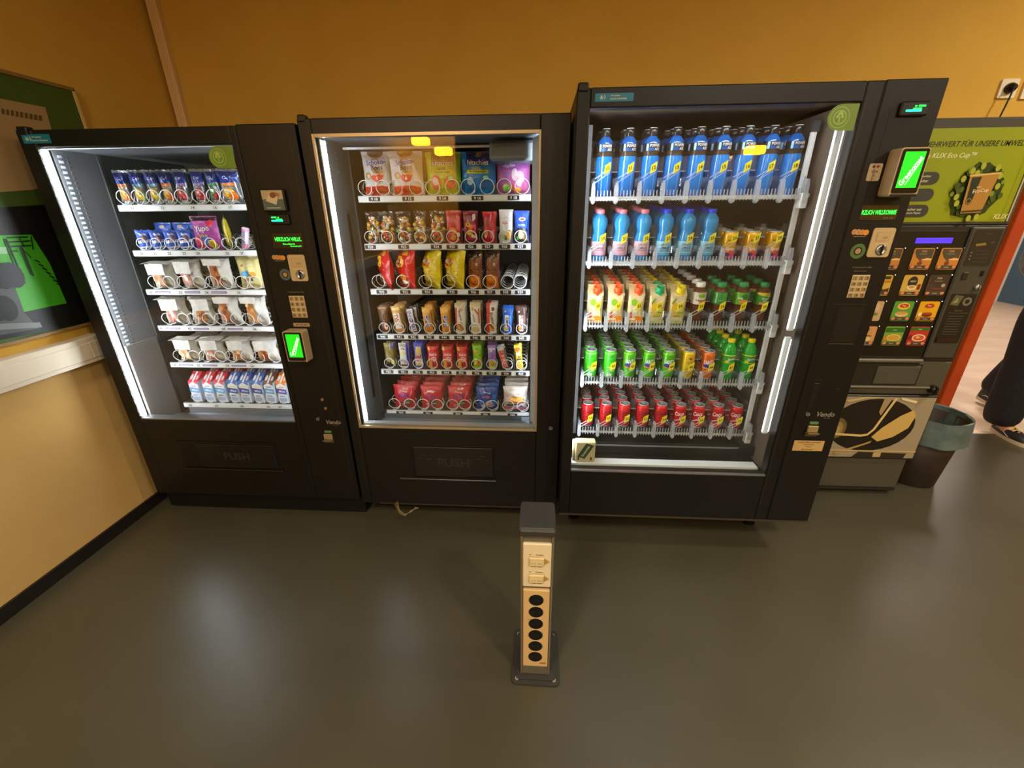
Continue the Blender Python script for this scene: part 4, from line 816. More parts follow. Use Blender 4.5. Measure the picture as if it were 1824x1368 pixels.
def cello(seed):
    rn = random.Random(seed); w, h, t = .066, .134, .036; a = pillow(w, h, t, CLR, None, seed=seed, wr=1.6, rag=.05); b = MB(); c = ['f2c41e', 'f4efe6', 'f08a2a', 'e8483a', 'f4efe6', '8ac05a', 'f4dc7a']
    for k in range(46):
        v = .006+.102*(k/46)**.9; sp = .026*min(1, (.118-v)/.05+.25)
        x, y = rn.uniform(-sp, sp), rn.uniform(-.011, .011); cc = c[(rn.randrange(3)+(0 if v > .04 else 1)) % 7] if rn.random() < .6 else rn.choice(c); i0 = len(b.v)
        if rn.random() < .45: b.tube([(.0055*math.cos(q*PI/5), 0, .0055*math.sin(q*PI/5)) for q in range(10)], .0026, mat(cc, .45), 6, True)
        else: b.lathe([(.002, -.008), (.0072, -.004), (.0078, .003), (.004, .008)], mat(cc, .45), 8)
        b.xf(Matrix.Translation((x, y, v+.004)) @ Matrix.Rotation(rn.uniform(0, 6), 4, 'X') @ Matrix.Rotation(rn.uniform(0, 6), 4, 'Y'), i0)
    return Proto('sweets_pouch', 'sweets pouch', [('cellophane_wrap', a), ('mixed_sweets', b, 'mixed fruit gums')], t)
pc = [cello(s) for s in (21, 22, 23)]
for p in pc: p.parts = p.parts
for k, px in enumerate((666, 690, 719, 748, 780)): put2(pc[k % 3], px, 1, f'clear pouch of colourful fruit gums, {ORD[k]} from the light strip on second shelf', 'clear pouches of fruit gums', rz=(18, -12, 8, -20, 14)[k])
P_R1 = bagp('candy_bag', 'candy bag', 'bag', .070, .136, .034, 'c8283a', [('e', -.012, .05, .018, .016, 'f08a3a'), ('e', .014, .036, .008, .010, 'f4f0ec'), ('p', [(.004, .06), (.02, .05), (.024, .11), (.008, .12)], 'f06a7a'), ('e', -.01, .024, .014, .012, 'e8a04a')], seed=31, wr=1.8, rag=.04)
P_R2 = bagp('candy_bag', 'candy bag', 'bag', .066, .134, .034, '8a1626', [('e', -.014, .078, .010, .010, 'e8c81e'), ('p', [(.008, .09), (.022, .1), (.02, .122), (.008, .118)], 'e8e4e0'), ('e', .004, .06, .016, .020, 'f0783a'), ('e', -.006, .044, .014, .012, 'f2c42a'), ('e', .012, .03, .012, .010, 'f0e4e0'), ('p', [(-.02, .012), (.02, .008), (.024, .028), (-.012, .03)], 'c02a4a'), ('e', .018, .062, .006, .018, 'e83a5a')], seed=32, wr=1.8, rag=.03)
P_R3 = bagp('candy_bag', 'candy bag', 'bag', .066, .130, .036, 'd8283c', [('p', [(-.026, .06), (-.006, .06), (-.004, .104), (-.022, .108)], '9a5030'), ('r', -.024, .084, -.008, .087, 'c87a4a'), ('r', -.024, .072, -.008, .075, 'c87a4a'), ('e', -.016, .04, .010, .012, 'f0a02a'), ('e', -.018, .028, .006, .007, 'e8f0e8'), ('p', [(.006, .02), (.024, .02), (.024, .056), (.004, .05)], 'f08a9a'), ('p', [(.004, .09), (.01, .09), (.012, .12), (.004, .12)], 'f8a0b0')], seed=33, wr=1.4, neck=.1)
P_NW = bagp('nut_bag', 'nut bag', 'bag', .060, .138, .026, 'e4e4e2', [('t', 'snack', -.002, .106, .005, 'c84a4a', 4, .018), ('t', 'Nuss', -.004, .084, .011, 'd0504a', 4, .026), ('e', .014, .034, .013, .022, 'f0b83a'), ('e', -.012, .032, .010, .016, 'b8b49a'), ('e', -.002, .022, .008, .010, '4a8a3a'), ('e', -.01, .048, .010, .008, 'd8d4c8')], seed=34, wr=1.)
P_NB = bagp('nut_bag', 'nut bag', 'bag', .066, .132, .026, '1f4fd0', [('p', [(-.03, .12), (.03, .12), (.022, .066), (-.02, .066)], '1a5ae0'), ('p', [(-.03, .0), (.03, 0), (.03, .05), (.02, .062), (-.02, .062), (-.03, .05)], '2a2622'), ('e', .002, .098, .016, .008, 'e8e8ea'), ('e', .002, .098, .011, .004, 'b85a4a'), ('t', 'NÜSSE', .0, .075, .009, 'd8e4f8', 0, .04), ('e', .012, .03, .012, .024, 'b09a70'), ('e', -.004, .034, .012, .018, 'd8ccb0'), ('e', -.018, .02, .006, .008, '4a9a3a'), ('e', .02, .024, .006, .02, '8a6a44')], seed=35)
put2(P_R1, 809, 1, 'red and white candy bag beside the clear gum pouches', rz=20); put2(P_R2, 838, 1, 'dark red candy bag with yellow spots on second shelf', rz=10); put2(P_R3, 872, 1, 'red gathered bag of cola sweets on second shelf', rz=-8)
put2(P_NW, 901, 1, 'white nut bag with small red lettering', 'white nut bags', 1, .02, rlab='white nut bag', lane=8); put2(P_NB, 929, 1, 'blue nut bag with clear lower half', 'blue nut bags', 1, .02, rlab='blue nut bag', lane=9)
def lays(c, seed, red): return pillow(.130, .178, .056, c, [('e', -.016, .118, .030, .028, 'f0c41a'), ('e', -.016, .118, .025, .020, 'd8281e'), ('e', -.018, .120, .024, .012, 'f4f0ea'), ('t', "Lay's", -.017, .120, .016, 'c02030', 10, .044, .15)]+([('p', [(-.02, .178), (.02, .172), (.03, .15), (-.005, .15)], 'f0a81e'), ('e', .006, .052, .022, .016, 'f2a02a'), ('e', .012, .03, .018, .008, 'f4f0ea'), ('e', -.004, .016, .016, .006, 'f6e8e0')] if red else [('e', .014, .06, .03, .034, 'e8c80e'), ('e', .012, .024, .010, .009, 'c89a6a'), ('p', [(-.05, .06), (-.02, .08), (-.012, .03), (-.03, .02)], 'f6e45a')])+
   [('p', [(.02+i*.002, .165-i*.03), (.05, .15-i*.03), (.048, .147-i*.03)], 'fbe9a0' if not red else 'f88a7a') for i in range(4)], seed=seed, wr=2.2, rough=.2)
P_LR = Proto('crisps_bag', 'crisps bag', [('bag', lays('dc1f1e', 41, 1))], .056); P_LY = Proto('crisps_bag', 'crisps bag', [('bag', lays('ecd012', 43, 0))], .056)
put2(P_LR, 687, 2, 'red crisps bag next to the light strip, turned sideways', rz=-58, ry=6); put2(P_LR, 721, 2, 'red crisps bag, second on the third middle machine shelf', rz=-38, ry=6)
put2(P_LY, 768, 2, 'yellow crisps bag beside the red crisps', rz=-44, ry=7); put2(P_LY, 808, 2, 'yellow crisps bag beside the orange protein snacks', rz=-40, ry=7)
P_PR = bagp('protein_snack_bag', 'snack bag', 'bag', .074, .168, .04, '8a4a20', [('p', [(-.03, .168), (.03, .168), (.03, .14), (-.03, .118)], '3a241a'), ('t', 'Oatful', -.002, .136, .012, 'b8a48c', 34, .044, .2), ('e', .016, .108, .007, .008, 'b8a8a0'), ('r', -.018, .076, .022, .090, '9a5a2a'), ('t', 'PROTEIN', .004, .083, .010, '2a1408', 6, .044), ('p', [(-.03, 0), (.03, 0), (.03, .052), (.0, .066), (-.03, .05)], 'f08a1c'), ('p', [(-.014, .008), (.022, .024), (.01, .036), (-.016, .026)], 'c8641a')], seed=45, wr=1.4)
put2(P_PR, 846, 2, 'orange and brown protein snack bag beside the yellow crisps', rz=-16); put2(P_PR, 877, 2, 'orange and brown protein snack bag beside the empty spirals', rz=-16)
# bars
def bar(base, ops, w=.042, h=.128, t=.02, seed=1, **k): return bagp('candy_bar', 'candy bar', 'wrapper', w, h, t, base, ops, seed=seed, seal=.09, **k)
B_MARS = bar('6a4428', [('t', 'Mars', -.004, .07, .012, '3a1f18', 70, .06, .1), ('e', .008, .03, .008, .016, 'e8dcc8'), ('e', .010, .034, .005, .008, 'c83a4a'), ('e', .006, .02, .006, .006, 'f0c060'), ('r', -.018, .116, .018, .126, 'a8845a')], .046, .130, seed=51)
B_TWIX = bar('d8a450', [('rr', -.015, .022, .016, .098, .003, 'f4ece4'), ('t', 'TWIX', .001, .062, .020, 'c8283a', -82, .066), ('r', -.018, .112, .018, .124, 'f2dc8a'), ('p', [(-.018, 0), (.018, 0), (.018, .016), (-.018, .018)], 'c8864a')], .046, .132, seed=52)
B_SNI = bar('4a3028', [('p', [(-.017, .008), (.014, .008), (.016, .118), (-.015, .118)], 'e8e4ee'), ('p', [(-.017, .008), (-.014, .008), (-.012, .118), (-.015, .118)], 'b83a5a'), ('t', 'SNICKERS', .0, .062, .018, '3a4a9a', -86, .098)], .040, .124, seed=53)
B_SNY = bar('f0a83a', [('rr', -.010, .03, .014, .088, .002, '7a4a34'), ('rr', -.007, .032, .012, .088, .002, 'e0e0ee'), ('t', 'SNICKERS', .0025, .06, .013, '3a4aa0', 82, .054), ('e', .004, .018, .012, .010, 'e8843a'), ('r', -.002, .004, .0, .026, 'c8602a'), ('p', [(-.018, .1), (.018, .1), (.018, .124), (-.018, .128)], 'f4bc5a')], .042, .128, seed=54)
def bueno(c, seed, ops): return bar('ece8e0', ops, .050, .146, .022, seed)
B_BW = bueno(0, 55, [('p', [(-.024, .02), (-.016, .02), (-.014, .124), (-.024, .124)], 'd8382e'), ('t', 'bueno', .002, .088, .014, '6a4a44', -80, .05, .1), ('e', .0, .034, .018, .024, 'd8a860'), ('p', [(-.012, .05), (-.006, .054), (.016, .02), (.01, .016)], 'b06a30'), ('r', -.022, .124, .022, .146, 'd8c8a0'), ('r', -.004, .112, .014, .122, 'e0a070')])
B_BX = bueno(0, 56, [('p', [(.014, .05), (.022, .05), (.022, .124), (.012, .118)], 'e07a4a'), ('t', 'weiss', -.006, .076, .012, '8a8a9a', -80, .05, .1), ('p', [(-.006, .118), (.0, .122), (.02, .094), (.014, .09)], 'a86a34'), ('e', -.014, .12, .006, .009, 'd8a850'), ('e', .0, .02, .02, .014, 'e6cf9a'), ('r', -.022, .128, .022, .146, 'e2cfa2')])
B_BR = bueno(0, 57, [('p', [(-.024, 0), (-.010, 0), (-.008, .146), (-.024, .146)], 'd8222e'), ('r', .0, .112, .014, .128, '6a1a1e'), ('t', 'bueno', .005, .076, .017, '4a2a2a', -80, .06, .1), ('e', .004, .032, .016, .020, 'e0b060'), ('p', [(-.012, .048), (-.006, .052), (.012, .026), (.006, .022)], '9a4a24')])
def mms(c, seed, k): return bar(c, [('rr', -.014, .012, .006, .092, .003, 'f0ecea'), ('t', "m&m's", -.004, .052, .017, '6a2e34', 90, .076), ('e', -.012, .028, .007, .010, 'e8d02a' if k else 'e89a3a'), ('rr', .008, .062, .016, .09, .001, '5aa8f0' if k else '8a5a54'), ('e', -.012, .108, .004, .004, 'd8e8f8')], .050, .130, .022, seed)
B_MB = mms('1268d8', 58, 1); B_MC = mms('5a3c38', 59, 0)
bars = [(B_MARS, 685, 'brown chocolate bar next to the light strip, fourth shelf', 'brown chocolate bar', 3, -3), (B_TWIX, 711, 'gold chocolate bar with red lettering on white', 'gold chocolate bar', 3, -6), (B_SNI, 737, 'white and brown chocolate bar with long blue lettering', 'white and brown chocolate bar', 3, -9),
 (B_SNY, 763, 'yellow orange chocolate bar, nearer the light strip of the two', 'yellow orange chocolate bar', 4, -4), (B_SNY, 794, 'yellow orange chocolate bar beside the white bars', 'yellow orange chocolate bar', 4, -2), (B_BW, 820, 'white bar with red edge and biscuit picture', 'white bar', 2, 0),
 (B_BX, 847, 'white bar with pale gold ends', 'pale white bar', 2, 0), (B_BR, 875, 'white bar with broad red side stripe', 'red striped white bar', 2, 1), (B_MB, 903, 'bright blue chocolate drops packet', 'bright blue packet', 1, 2), (B_MC, 930, 'brown chocolate drops packet at the end of the shelf', 'brown packet', 1, -2)]
for i, (p, px, lb, rl, n, ry) in enumerate(bars): put2(p, px, 3, lb, rl+'s on the fourth middle machine shelf' if n else None, n, .036, ry=ry, rlab=rl, lane=i)
B_51 = bar('8a7a3a', [('p', [(-.02, .0), (.02, .0), (.02, .028), (-.02, .034)], '1f2024'), ('r', -.012, .04, .012, .06, 'b09a6a'), ('p', [(.012, .1), (.022, .1), (.022, .126), (.012, .126)], '3a3ac0'), ('e', .014, .03, .008, .014, 'e8d060')], .05, .128, .026, 61)
B_52 = bar('e4e0d8', [('t', 'CHOC', -.002, .116, .013, '1f2030', -6, .036), ('t', 'chip', -.002, .100, .013, '2a2a3a', -6, .03), ('e', -.004, .076, .016, .010, 'e8d88a'), ('t', 'KOOS', .0, .040, .012, '3a6ab0', 0, .034), ('t', 'BIO', .006, .028, .009, 'c83a4a', 0, .02), ('p', [(.014, .0), (.024, 0), (.024, .128), (.012, .128)], '2a38c0'), ('r', -.02, .008, .016, .018, '3a3a40')], .05, .128, .026, 62)
B_53 = bar('2a32b4', [('p', [(-.02, .02), (.018, .02), (.014, .112), (-.012, .112)], 'd8c070'), ('p', [(-.02, .012), (.018, .012), (.02, .05), (-.02, .054)], 'ece4e0'), ('e', -.004, .054, .016, .010, 'd83a3a'), ('t', 'Milch', .0, .04, .009, '8a5a5a', 0, .028), ('r', -.02, .010, .018, .022, 'e8c86a'), ('p', [(-.006, .066), (-.002, .066), (-.004, .105), (-.008, .105)], 'f4e8b8')], .05, .134, .026, 63)
B_KK = bar('c8141c', [('r', -.022, .094, -.010, .112, 'e8b03a'), ('e', .004, .072, .019, .022, 'e83a4a'), ('t', 'KitKat', .004, .074, .013, 'f4f0f0', 0, .036), ('e', .006, .050, .015, .014, 'f0b0b8'), ('t', 'KK', .006, .050, .010, 'c8283a', 0, .02), ('p', [(-.022, .004), (-.004, .004), (-.006, .05), (-.022, .054)], 'f0a02a'), ('p', [(-.008, .006), (.002, .006), (-.002, .034)], '9a4a1a'), ('r', -.02, .113, .02, .122, '8a0e16')], .054, .122, .02, 64)
B_56 = bar('8ccc1a', [('e', -.006, .086, .008, .008, 'f0a05a'), ('p', [(-.018, .02), (-.004, .024), (.0, .056), (-.014, .06)], 'f0d83a'), ('e', .010, .032, .008, .013, 'e86a1e'), ('e', -.010, .016, .005, .006, 'c8843a'), ('t', 'Corny', .004, .104, .009, '3a6a10', 4, .032), ('r', .012, .068, .016, .076, '3a6a10')], .044, .122, .02, 65)
B_57 = bar('9a7ac8', [('t', 'Milka', .0, .104, .011, 'f4f0f8', 8, .034, .1), ('p', [(-.014, .086), (.0, .09), (.004, .1), (-.012, .096)], 'e0d4f0'), ('p', [(-.016, .0), (.018, 0), (.018, .046), (-.014, .042)], 'c8d86a'), ('e', .002, .032, .011, .015, 'f0a83a'), ('e', .004, .026, .009, .006, 'a84a24'), ('t', 'Nuss', .002, .068, .010, '5a3a9a', 84, .03), ('e', .012, .072, .004, .005, 'e85a7a')], .042, .122, .02, 66)
B_58 = bar('5a5a58', [('p', [(-.016, .008), (.012, .008), (.012, .104), (-.016, .098)], 'd8604a'), ('r', -.014, .03, .010, .036, 'f0a890'), ('r', -.014, .05, .010, .056, 'f0a890'), ('r', -.014, .07, .010, .076, 'f0a890'), ('p', [(-.016, .1), (.016, .1), (.016, .124), (-.016, .124)], 'c8ccd0')], .036, .122, .02, 67, metal=.3)
B_59 = bar('e8d43a', [('e', .0, .104, .013, .010, 'e8602a'), ('r', -.01, .05, .012, .058, '4a3a1a'), ('r', -.012, .034, .012, .038, '6a8a2a'), ('e', .0, .02, .012, .010, 'f0a05a'), ('e', .0, .082, .012, .008, 'f0e8d0'), ('e', .004, .066, .008, .006, 'a8643a')], .036, .124, .022, 68)
b5 = [(B_51, 694, 'olive and black bar next to the light strip, fifth shelf', 'olive bar', 1, 0, 6), (B_52, 720, 'white cookie bar with dark lettering and blue side', 'white cookie bar', 1, 0, 4), (B_53, 746, 'blue wrapped milk cream snack with red oval', 'blue wrapped snack', 2, 0, 2), (B_KK, 771, 'red wafer bar, first of the three nearest the light strip', 'red wafer bar', 6, 0, 0), (B_KK, 797, 'red wafer bar, middle one of the three', 'red wafer bar', 6, 0, 0), (B_KK, 823, 'red wafer bar beside the lime green bar', 'red wafer bar', 6, 0, 0),
 (B_56, 850, 'lime green cereal bar on the fifth shelf', 'lime green bar', 5, 0, 0), (B_57, 876, 'lilac chocolate snack bar', 'lilac bar', 3, 0, 0), (B_58, 901, 'dark foil salami stick with red label', 'dark salami stick', 1, -14, 0), (B_59, 926, 'yellow salami stick with orange top', 'yellow salami stick', 1, -6, 0)]
for i, (p, px, lb, rl, n, ry, rz) in enumerate(b5): put2(p, px, 4, lb, rl+'s on the fifth middle machine shelf', n, .030, ry=ry, rz=rz, rlab=rl, lane=i)
def waffle(base, dk, txt, tc, seed, ops): return bagp('waffle_bag', 'snack bag', 'bag', .114, .128, .042, base, [('t', 'Hanuta', .0, .098, .010, 'f0e8e8', -6, .05, .2), ('t', txt, .0, .074, .017, tc, 2, .062)]+ops, seed=seed, wr=1.6)
B_NU = waffle('c81a2c', 0, 'nuss', '3a3ab0', 71, [('e', .014, .036, .024, .022, '6a4a44'), ('r', .0, .03, .03, .034, 'c8b8b0'), ('r', .004, .04, .03, .043, 'c8b8b0'), ('p', [(-.03, .008), (-.008, .008), (-.006, .03), (-.028, .032)], 'f0c0b8'), ('e', -.018, .02, .008, .008, 'd86a4a'), ('p', [(.03, .06), (.05, .09), (.046, .11)], 'f07080'), ('t', 'Genuss', .01, .114, .008, 'f4d8d8', 4, .04, .2)])
B_CHO = waffle('c81a2c', 0, 'choco', '3a3ab0', 72, [('e', .014, .036, .024, .022, '5a3c38'), ('r', .0, .03, .03, .034, 'c8b8b0'), ('p', [(-.03, .008), (-.008, .008), (-.006, .03), (-.028, .032)], 'f0c0b8'), ('e', -.018, .02, .008, .008, 'd86a4a'), ('p', [(-.04, .088), (.0, .1), (.036, .098), (.0, .105)], 'f4e0e0')])
B_BLU = waffle('1a4aa8', 0, 'crispy', 'e03a4a', 73, [('e', .014, .034, .026, .020, 'd8b8b0'), ('r', -.004, .028, .034, .032, '6a4a6a'), ('r', -.004, .037, .034, .041, '6a4a6a'), ('e', -.02, .018, .014, .012, 'e8f0f8'), ('e', -.03, .04, .012, .014, '3a6ad0'), ('e', .038, .06, .012, .03, '2a7ad8')])
B_BUR = bagp('burger_pack', 'snack pack', 'bag', .124, .128, .05, 'd8d0c4', [('e', .008, .058, .042, .022, 'e0983a'), ('e', .01, .066, .034, .012, 'f0b85a'), ('r', -.036, .042, .048, .048, '8a5a3a'), ('p', [(-.05, .02), (.02, .032), (.03, .04), (-.04, .036)], '3a4a5a'), ('p', [(-.06, 0), (.06, 0), (.06, .012), (-.06, .016)], 'e8788a'), ('p', [(.02, .014), (.046, .016), (.034, .03)], '3a5ab0'), ('e', -.042, .08, .010, .010, 'e8a0a0'), ('t', 'Burger', .018, .092, .008, 'd84a4a', 0, .04), ('r', -.012, .082, .05, .084, 'b0a094')], seed=74, wr=1.)
b6 = [(B_NU, 720, 'red waffle bag beside the machine wall, bottom shelf', 'red waffle bag'), (B_CHO, 768, 'red waffle bag, second on the bottom middle machine shelf', 'red waffle bag'), (B_NU, 817, 'red waffle bag beside the blue waffle bag', 'red waffle bag'), (B_BLU, 867, 'blue waffle bag with red lettering, bottom shelf', 'blue waffle bag'), (B_BUR, 917, 'pale burger pack with orange bun picture', 'pale burger pack')]
for i, (p, px, lb, rl) in enumerate(b6): put2(p, px, 5, lb, rl+'s on the bottom middle machine shelf', 6, .056, rlab=rl, lane=i, rz=RND.uniform(-4, 4))
# ---- snacks of the corner machine
def at1(px, sh, t): return (U1(px, pys[sh]), Y1+.014+t/2, T1[sh]+.001)
def put1(p, px, sh, label, grp=None, rz=0., ry=0., dy=0., dz=0., rx=0., sc=1.):
    x, y, z = at1(px, sh, p.t); return p.put((x, y+dy, z+dz), label, grp, rz=rz, ry=ry, rx=rx, sc=sc)
def capri(cols, seed):
    a = pillow(.088, .142, .034, '9a9ea6', [('r', -.042, .112, .042, .132, '2a2f78'), ('p', [(-.042, .084), (.042, .09), (.042, .114), (-.042, .114)], '24389c'), ('t', 'Capri', .0, .106, .016, 'f2f2f6', 4, .07, .1), ('rr', -.024, .074, .03, .086, .003, cols[0]), ('t', 'SUN', .003, .080, .008, 'f6f0e8', 0, .03), ('e', -.006, .044, .026, .024, cols[1]), ('e', .012, .034, .020, .018, cols[2]), ('e', -.012, .052, .010, .010, 'f4e8d0'), ('p', [(-.03, .006), (.03, .006), (.018, .018), (-.018, .018)], 'e8ecf0')], seed=seed, wr=2.6, rough=.16, metal=.55, rag=.05)
    s = MB(); s.tube([(.034, .022, .03), (.030, .02, .12)], .0028, WHT, 8); return Proto('juice_pouch', 'juice pouch', [('pouch', a), ('straw', s, 'white straw')], .034)
CP = [capri(('e8842a', 'f0b428', 'f07a1e'), 81), capri(('4aa0c0', 'f0c02a', '8ab83a'), 82), capri(('8a6ab0', 'c8283a', 'e04a5a'), 83), capri(('3a8a4a', '4a9a3a', 'd8283a'), 84)]
cl = [('orange and yellow fruit, next to the light strip', 0), ('yellow fruit, second from the light strip', 1), ('pale lemon fruit, third from the light strip', 1), ('orange fruit, fourth from the light strip', 0), ('red cherries, fifth from the light strip', 2), ('red fruit, sixth from the light strip', 2), ('green and red melon, beside the last pouch', 3), ('orange slices, turned to the front beside the payment panel', 0)]
for k, px in enumerate((220, 247, 274, 298, 324, 355, 381, 409)): put1(CP[cl[k][1]], px, 0, 'silver juice pouch with '+cl[k][0], 'silver juice pouches', rz=(20, 26, 24, 16, 14, 20, 18, 10)[k], sc=(.62, 1.15, 1.) if k < 7 else 1.)
for k, px in enumerate((236, 262, 288, 314, 342, 372, 398)): put1(CP[k % 4], px, 0, f'silver juice pouch in the back row, {ORD[k]} from the light strip', 'silver juice pouches', rz=20, dy=.07, sc=(.62, 1.15, 1.))
P_BB = bagp('chocolate_drops_bag', 'snack bag', 'bag', .056, .088, .026, '2f5fd0', [('p', [(-.026, .03), (.026, .036), (.026, .048), (-.026, .042)], 'eef0f6'), ('e', .002, .052, .013, .013, '8a5a40'), ('p', [(-.026, .006), (.026, .012), (.026, .02), (-.026, .014)], 'dfe6f4'), ('t', 'Balls', .0, .07, .010, 'f4f4f8', 0, .034)], seed=85, wr=1.5, rag=.08)
for k, px in enumerate((254, 279, 304, 328)): put1(P_BB, px, 1, f'small blue and white pack, {ORD[k]} from the light strip, second corner machine shelf', 'small blue and white packs', rz=(30, 40, 30, 36)[k])
P_BH = bagp('chocolate_drops_bag', 'snack bag', 'bag', .085, .118, .026, '2a55c0', [('r', -.04, .09, .04, .112, '2f62d8'), ('e', .0, .1, .014, .008, 'c8b09a'), ('r', -.04, .08, .04, .086, '1a2a5a')], seed=86)
for k, px in enumerate((272, 305, 335)): put1(P_BH, px, 1, f'tall blue pack behind the small ones, {ORD[k]} from the light strip', 'tall blue packs', dy=.07)
P_YU = bagp('candy_bag', 'candy bag', 'bag', .130, .146, .045, 'a8409a', [('r', -.06, .126, .06, .142, '3a2a34'), ('p', [(-.05, .112), (.02, .118), (.02, .126), (-.05, .124)], 'd050b8'), ('e', .038, .116, .014, .014, 'e0324a'), ('t', 'Yupo', -.004, .090, .032, 'e6e2ea', 4, .1), ('t', 'SOUR', .0, .060, .013, 'c8d83a', 0, .044), ('p', [(-.02, .048), (.03, .05), (.026, .058), (-.02, .056)], '3a48b0'), ('e', -.036, .034, .024, .03, 'd8305a'), ('e', .006, .04, .016, .02, '3a6ac8'), ('p', [(.006, .02), (.018, .006), (.04, .006), (.052, .022), (.044, .042), (.016, .044)], 'f0dc1e'), ('t', 'WITH', .028, .034, .006, 'c8401e', 0, .02), ('t', 'FRUIT', .028, .026, .006, 'c8401e', 0, .022), ('t', 'JUICE', .028, .018, .006, 'c8401e', 0, .022)], seed=87)
put1(P_YU, 366, 1, 'purple and magenta candy bag with big white lettering')
P_YL = bagp('candy_bag', 'candy bag', 'bag', .085, .150, .028, 'd8c83a', [('p', [(-.02, .1), (.01, .11), (.02, .07), (-.01, .05)], 'f4eca0'), ('p', [(-.03, .05), (.0, .04), (.01, .02), (-.02, .016)], 'f0d84a'), ('e', .01, .08, .010, .02, 'f6f0c8')], seed=88, wr=1.8, metal=.2)
put1(P_YL, 405, 1, 'gold yellow bag leaning beside the purple candy bag', rz=-54, ry=-14); put1(P_YL, 436, 1, 'gold yellow bag standing behind the roll of mints', rz=-20, ry=10, dy=.09)
b = MB(); b.lathe([(.012, 0), (.015, .003), (.015, .095), (.012, .098)], [mat('e8dce8', .4)]*3, 18); b.dec(lathe_proto_S([(.015, 0), (.015, .1)]), [('r', -.03, .006, .03, .016, 'd890c0'), ('r', -.03, .082, .03, .093, 'd890c0'), ('t', 'mentos', .0, .05, .013, '4a3a9a', 90, .064), ('e', .012, .022, .006, .008, 'e85a7a')], .0006)
Proto('mint_roll', 'mint roll', [('wrapper', b)], .03).put((U1(430, 445), Y1+.03, T1[1]+.002), 'white and pink roll of mints leaning beside the gold bag', ry=14)
# paper wrapped sandwiches
PAP = noisy('white_deli_paper', 'd4d1ca', 'e6e4de', 40., .7, .12, 120.); PAPY = mat('dcd08e', .55, name='yellow_deli_paper')
def sandw(seed, w, h, t, cols, lean, tall=0):
    rn = random.Random(seed); a = pillow(w, h, t, PAP, [('e', -w*.30, h*.24, w*.1, h*.15, 'cfc6b2'), ('e', w*.30, h*.22, w*.1, h*.14, 'c6bea6')], seed=seed, wr=2.6, rough=.7, seal=.03, rag=.05, neck=.12); a.film = None
    f = MB(); wz = .56+.2*tall
    c0 = [(-w*.20, h*.12), (w*.16, h*.07), (w*.20, h*.30), (w*.12, h*wz), (-w*.18, h*wz)]
    S = lambda u, v, e: (u+lean*v, -t/2*max(.1, 1-abs(2*u/w)**2.6)**.6*min(1, (4*(v/h)*(1-v/h)))**.5*1.04-.009-e, v)
    ops = [('p', c0, cols[0])]
    for k in range(6): u, v = rn.uniform(-w*.15, w*.13), rn.uniform(h*.13, h*(wz-.08)); ops.append(('p', [(u-.008, v-.004), (u+.006, v-.008), (u+.010, v+.008), (u-.004, v+.012)], rn.choice(cols[1:])))
    f.dec(S, ops, .0008, .02, .0003, .3)
    fl = MB(); n = 8; hh = h*(.40 if not tall else .2); y0 = -t*.48
    fl.grid(lambda p, q: ((2*p-1)*w*.54*(1+.06*q)+.004*math.sin(9*p+seed)+lean*h, t*.30*(1-q)+(y0-t*.22)*q+.004*math.sin(7*p+3*q+seed), h*(1.0-.06*q-.02*math.sin(5*p+seed))), n, 4, PAP)
    fl.grid(lambda p, q: ((2*p-1)*w*(.36-.02*q)+lean*h*.8, y0-t*.22-.004+.003*math.sin(8*p+seed), h*.94-hh*q), n, 4, PAP)
    return Proto('wrapped_sandwich', 'sandwich', [('paper_bag', a), ('clear_window', f, 'window showing the filling'), ('folded_flap', fl)], t)
CH = ('c88a4a', 'e0a860', 'a86a34', 'f0d8b0'); CR = ('c87a5a', 'e8e0dc', '9a4a3c', 'd8a890'); CB = ('b0662e', '7a3c1c', 'd88a4a', 'c88040'); CG = ('d89a3a', 'f0c060', 'b8742a', 'e8d8b8')
S3 = [(287, sandw(91, .118, .125, .06, CH, -.03), 'orange roll, next to the light strip'), (337, sandw(92, .118, .135, .06, CR, .0), 'pink and white strips, second'), (389, sandw(93, .122, .148, .06, CB, .0, 1), 'long brown roll, third')]
for px, p, d in S3: put1(p, px, 2, f'white paper sandwich bag with {d} on the third shelf', 'sandwich bags on the third shelf', rz=RND.uniform(-6, 10))
P_YB = Proto('wrapped_sandwich', 'sandwich', [('paper_bag', pillow(.112, .152, .055, PAPY, [('e', -.02, .108, .006, .006, 'a8703a'), ('t', 'crispy', .006, .116, .010, 'b8a878', 8, .04), ('t', 'snack', .008, .103, .010, 'b8a878', 8, .04), ('p', [(-.034, .066), (-.024, .082), (.012, .086), (.01, .062), (-.008, .056), (-.026, .058)], '5aa8e0'), ('e', .024, .066, .013, .014, 'f0a83a'), ('e', -.012, .042, .014, .010, 'a87a3a'), ('e', .012, .040, .006, .012, '3a4a7a'), ('r', -.02, .03, .016, .036, 'f0e8c8')], seed=94, wr=2.2, rag=.05))], .055)
put1(P_YB, 443, 2, 'pale yellow snack bag with a blue splash beside the payment panel', rz=4)
for px, sd, c, ln, tl, d in ((310, 95, CR, -.03, 0, 'reddish strips, next to the light strip'), (357, 96, CB, .18, 0, 'brown crust window leaning over, second'), (405, 97, CB, .0, 1, 'tall orange brown window, third'), (454, 98, CH, -.05, 1, 'slanted orange window, beside the payment panel')):
    put1(sandw(sd, .118, .138+.012*tl, .06, c, ln, tl), px, 3, f'white paper sandwich bag with {d}, fourth shelf', 'sandwich bags on the fourth shelf', rz=RND.uniform(-4, 8))
P_S5 = [sandw(s, .118, .124, .06, c, 0) for s, c in ((101, CG), (102, CR), (103, CH), (104, CB))]
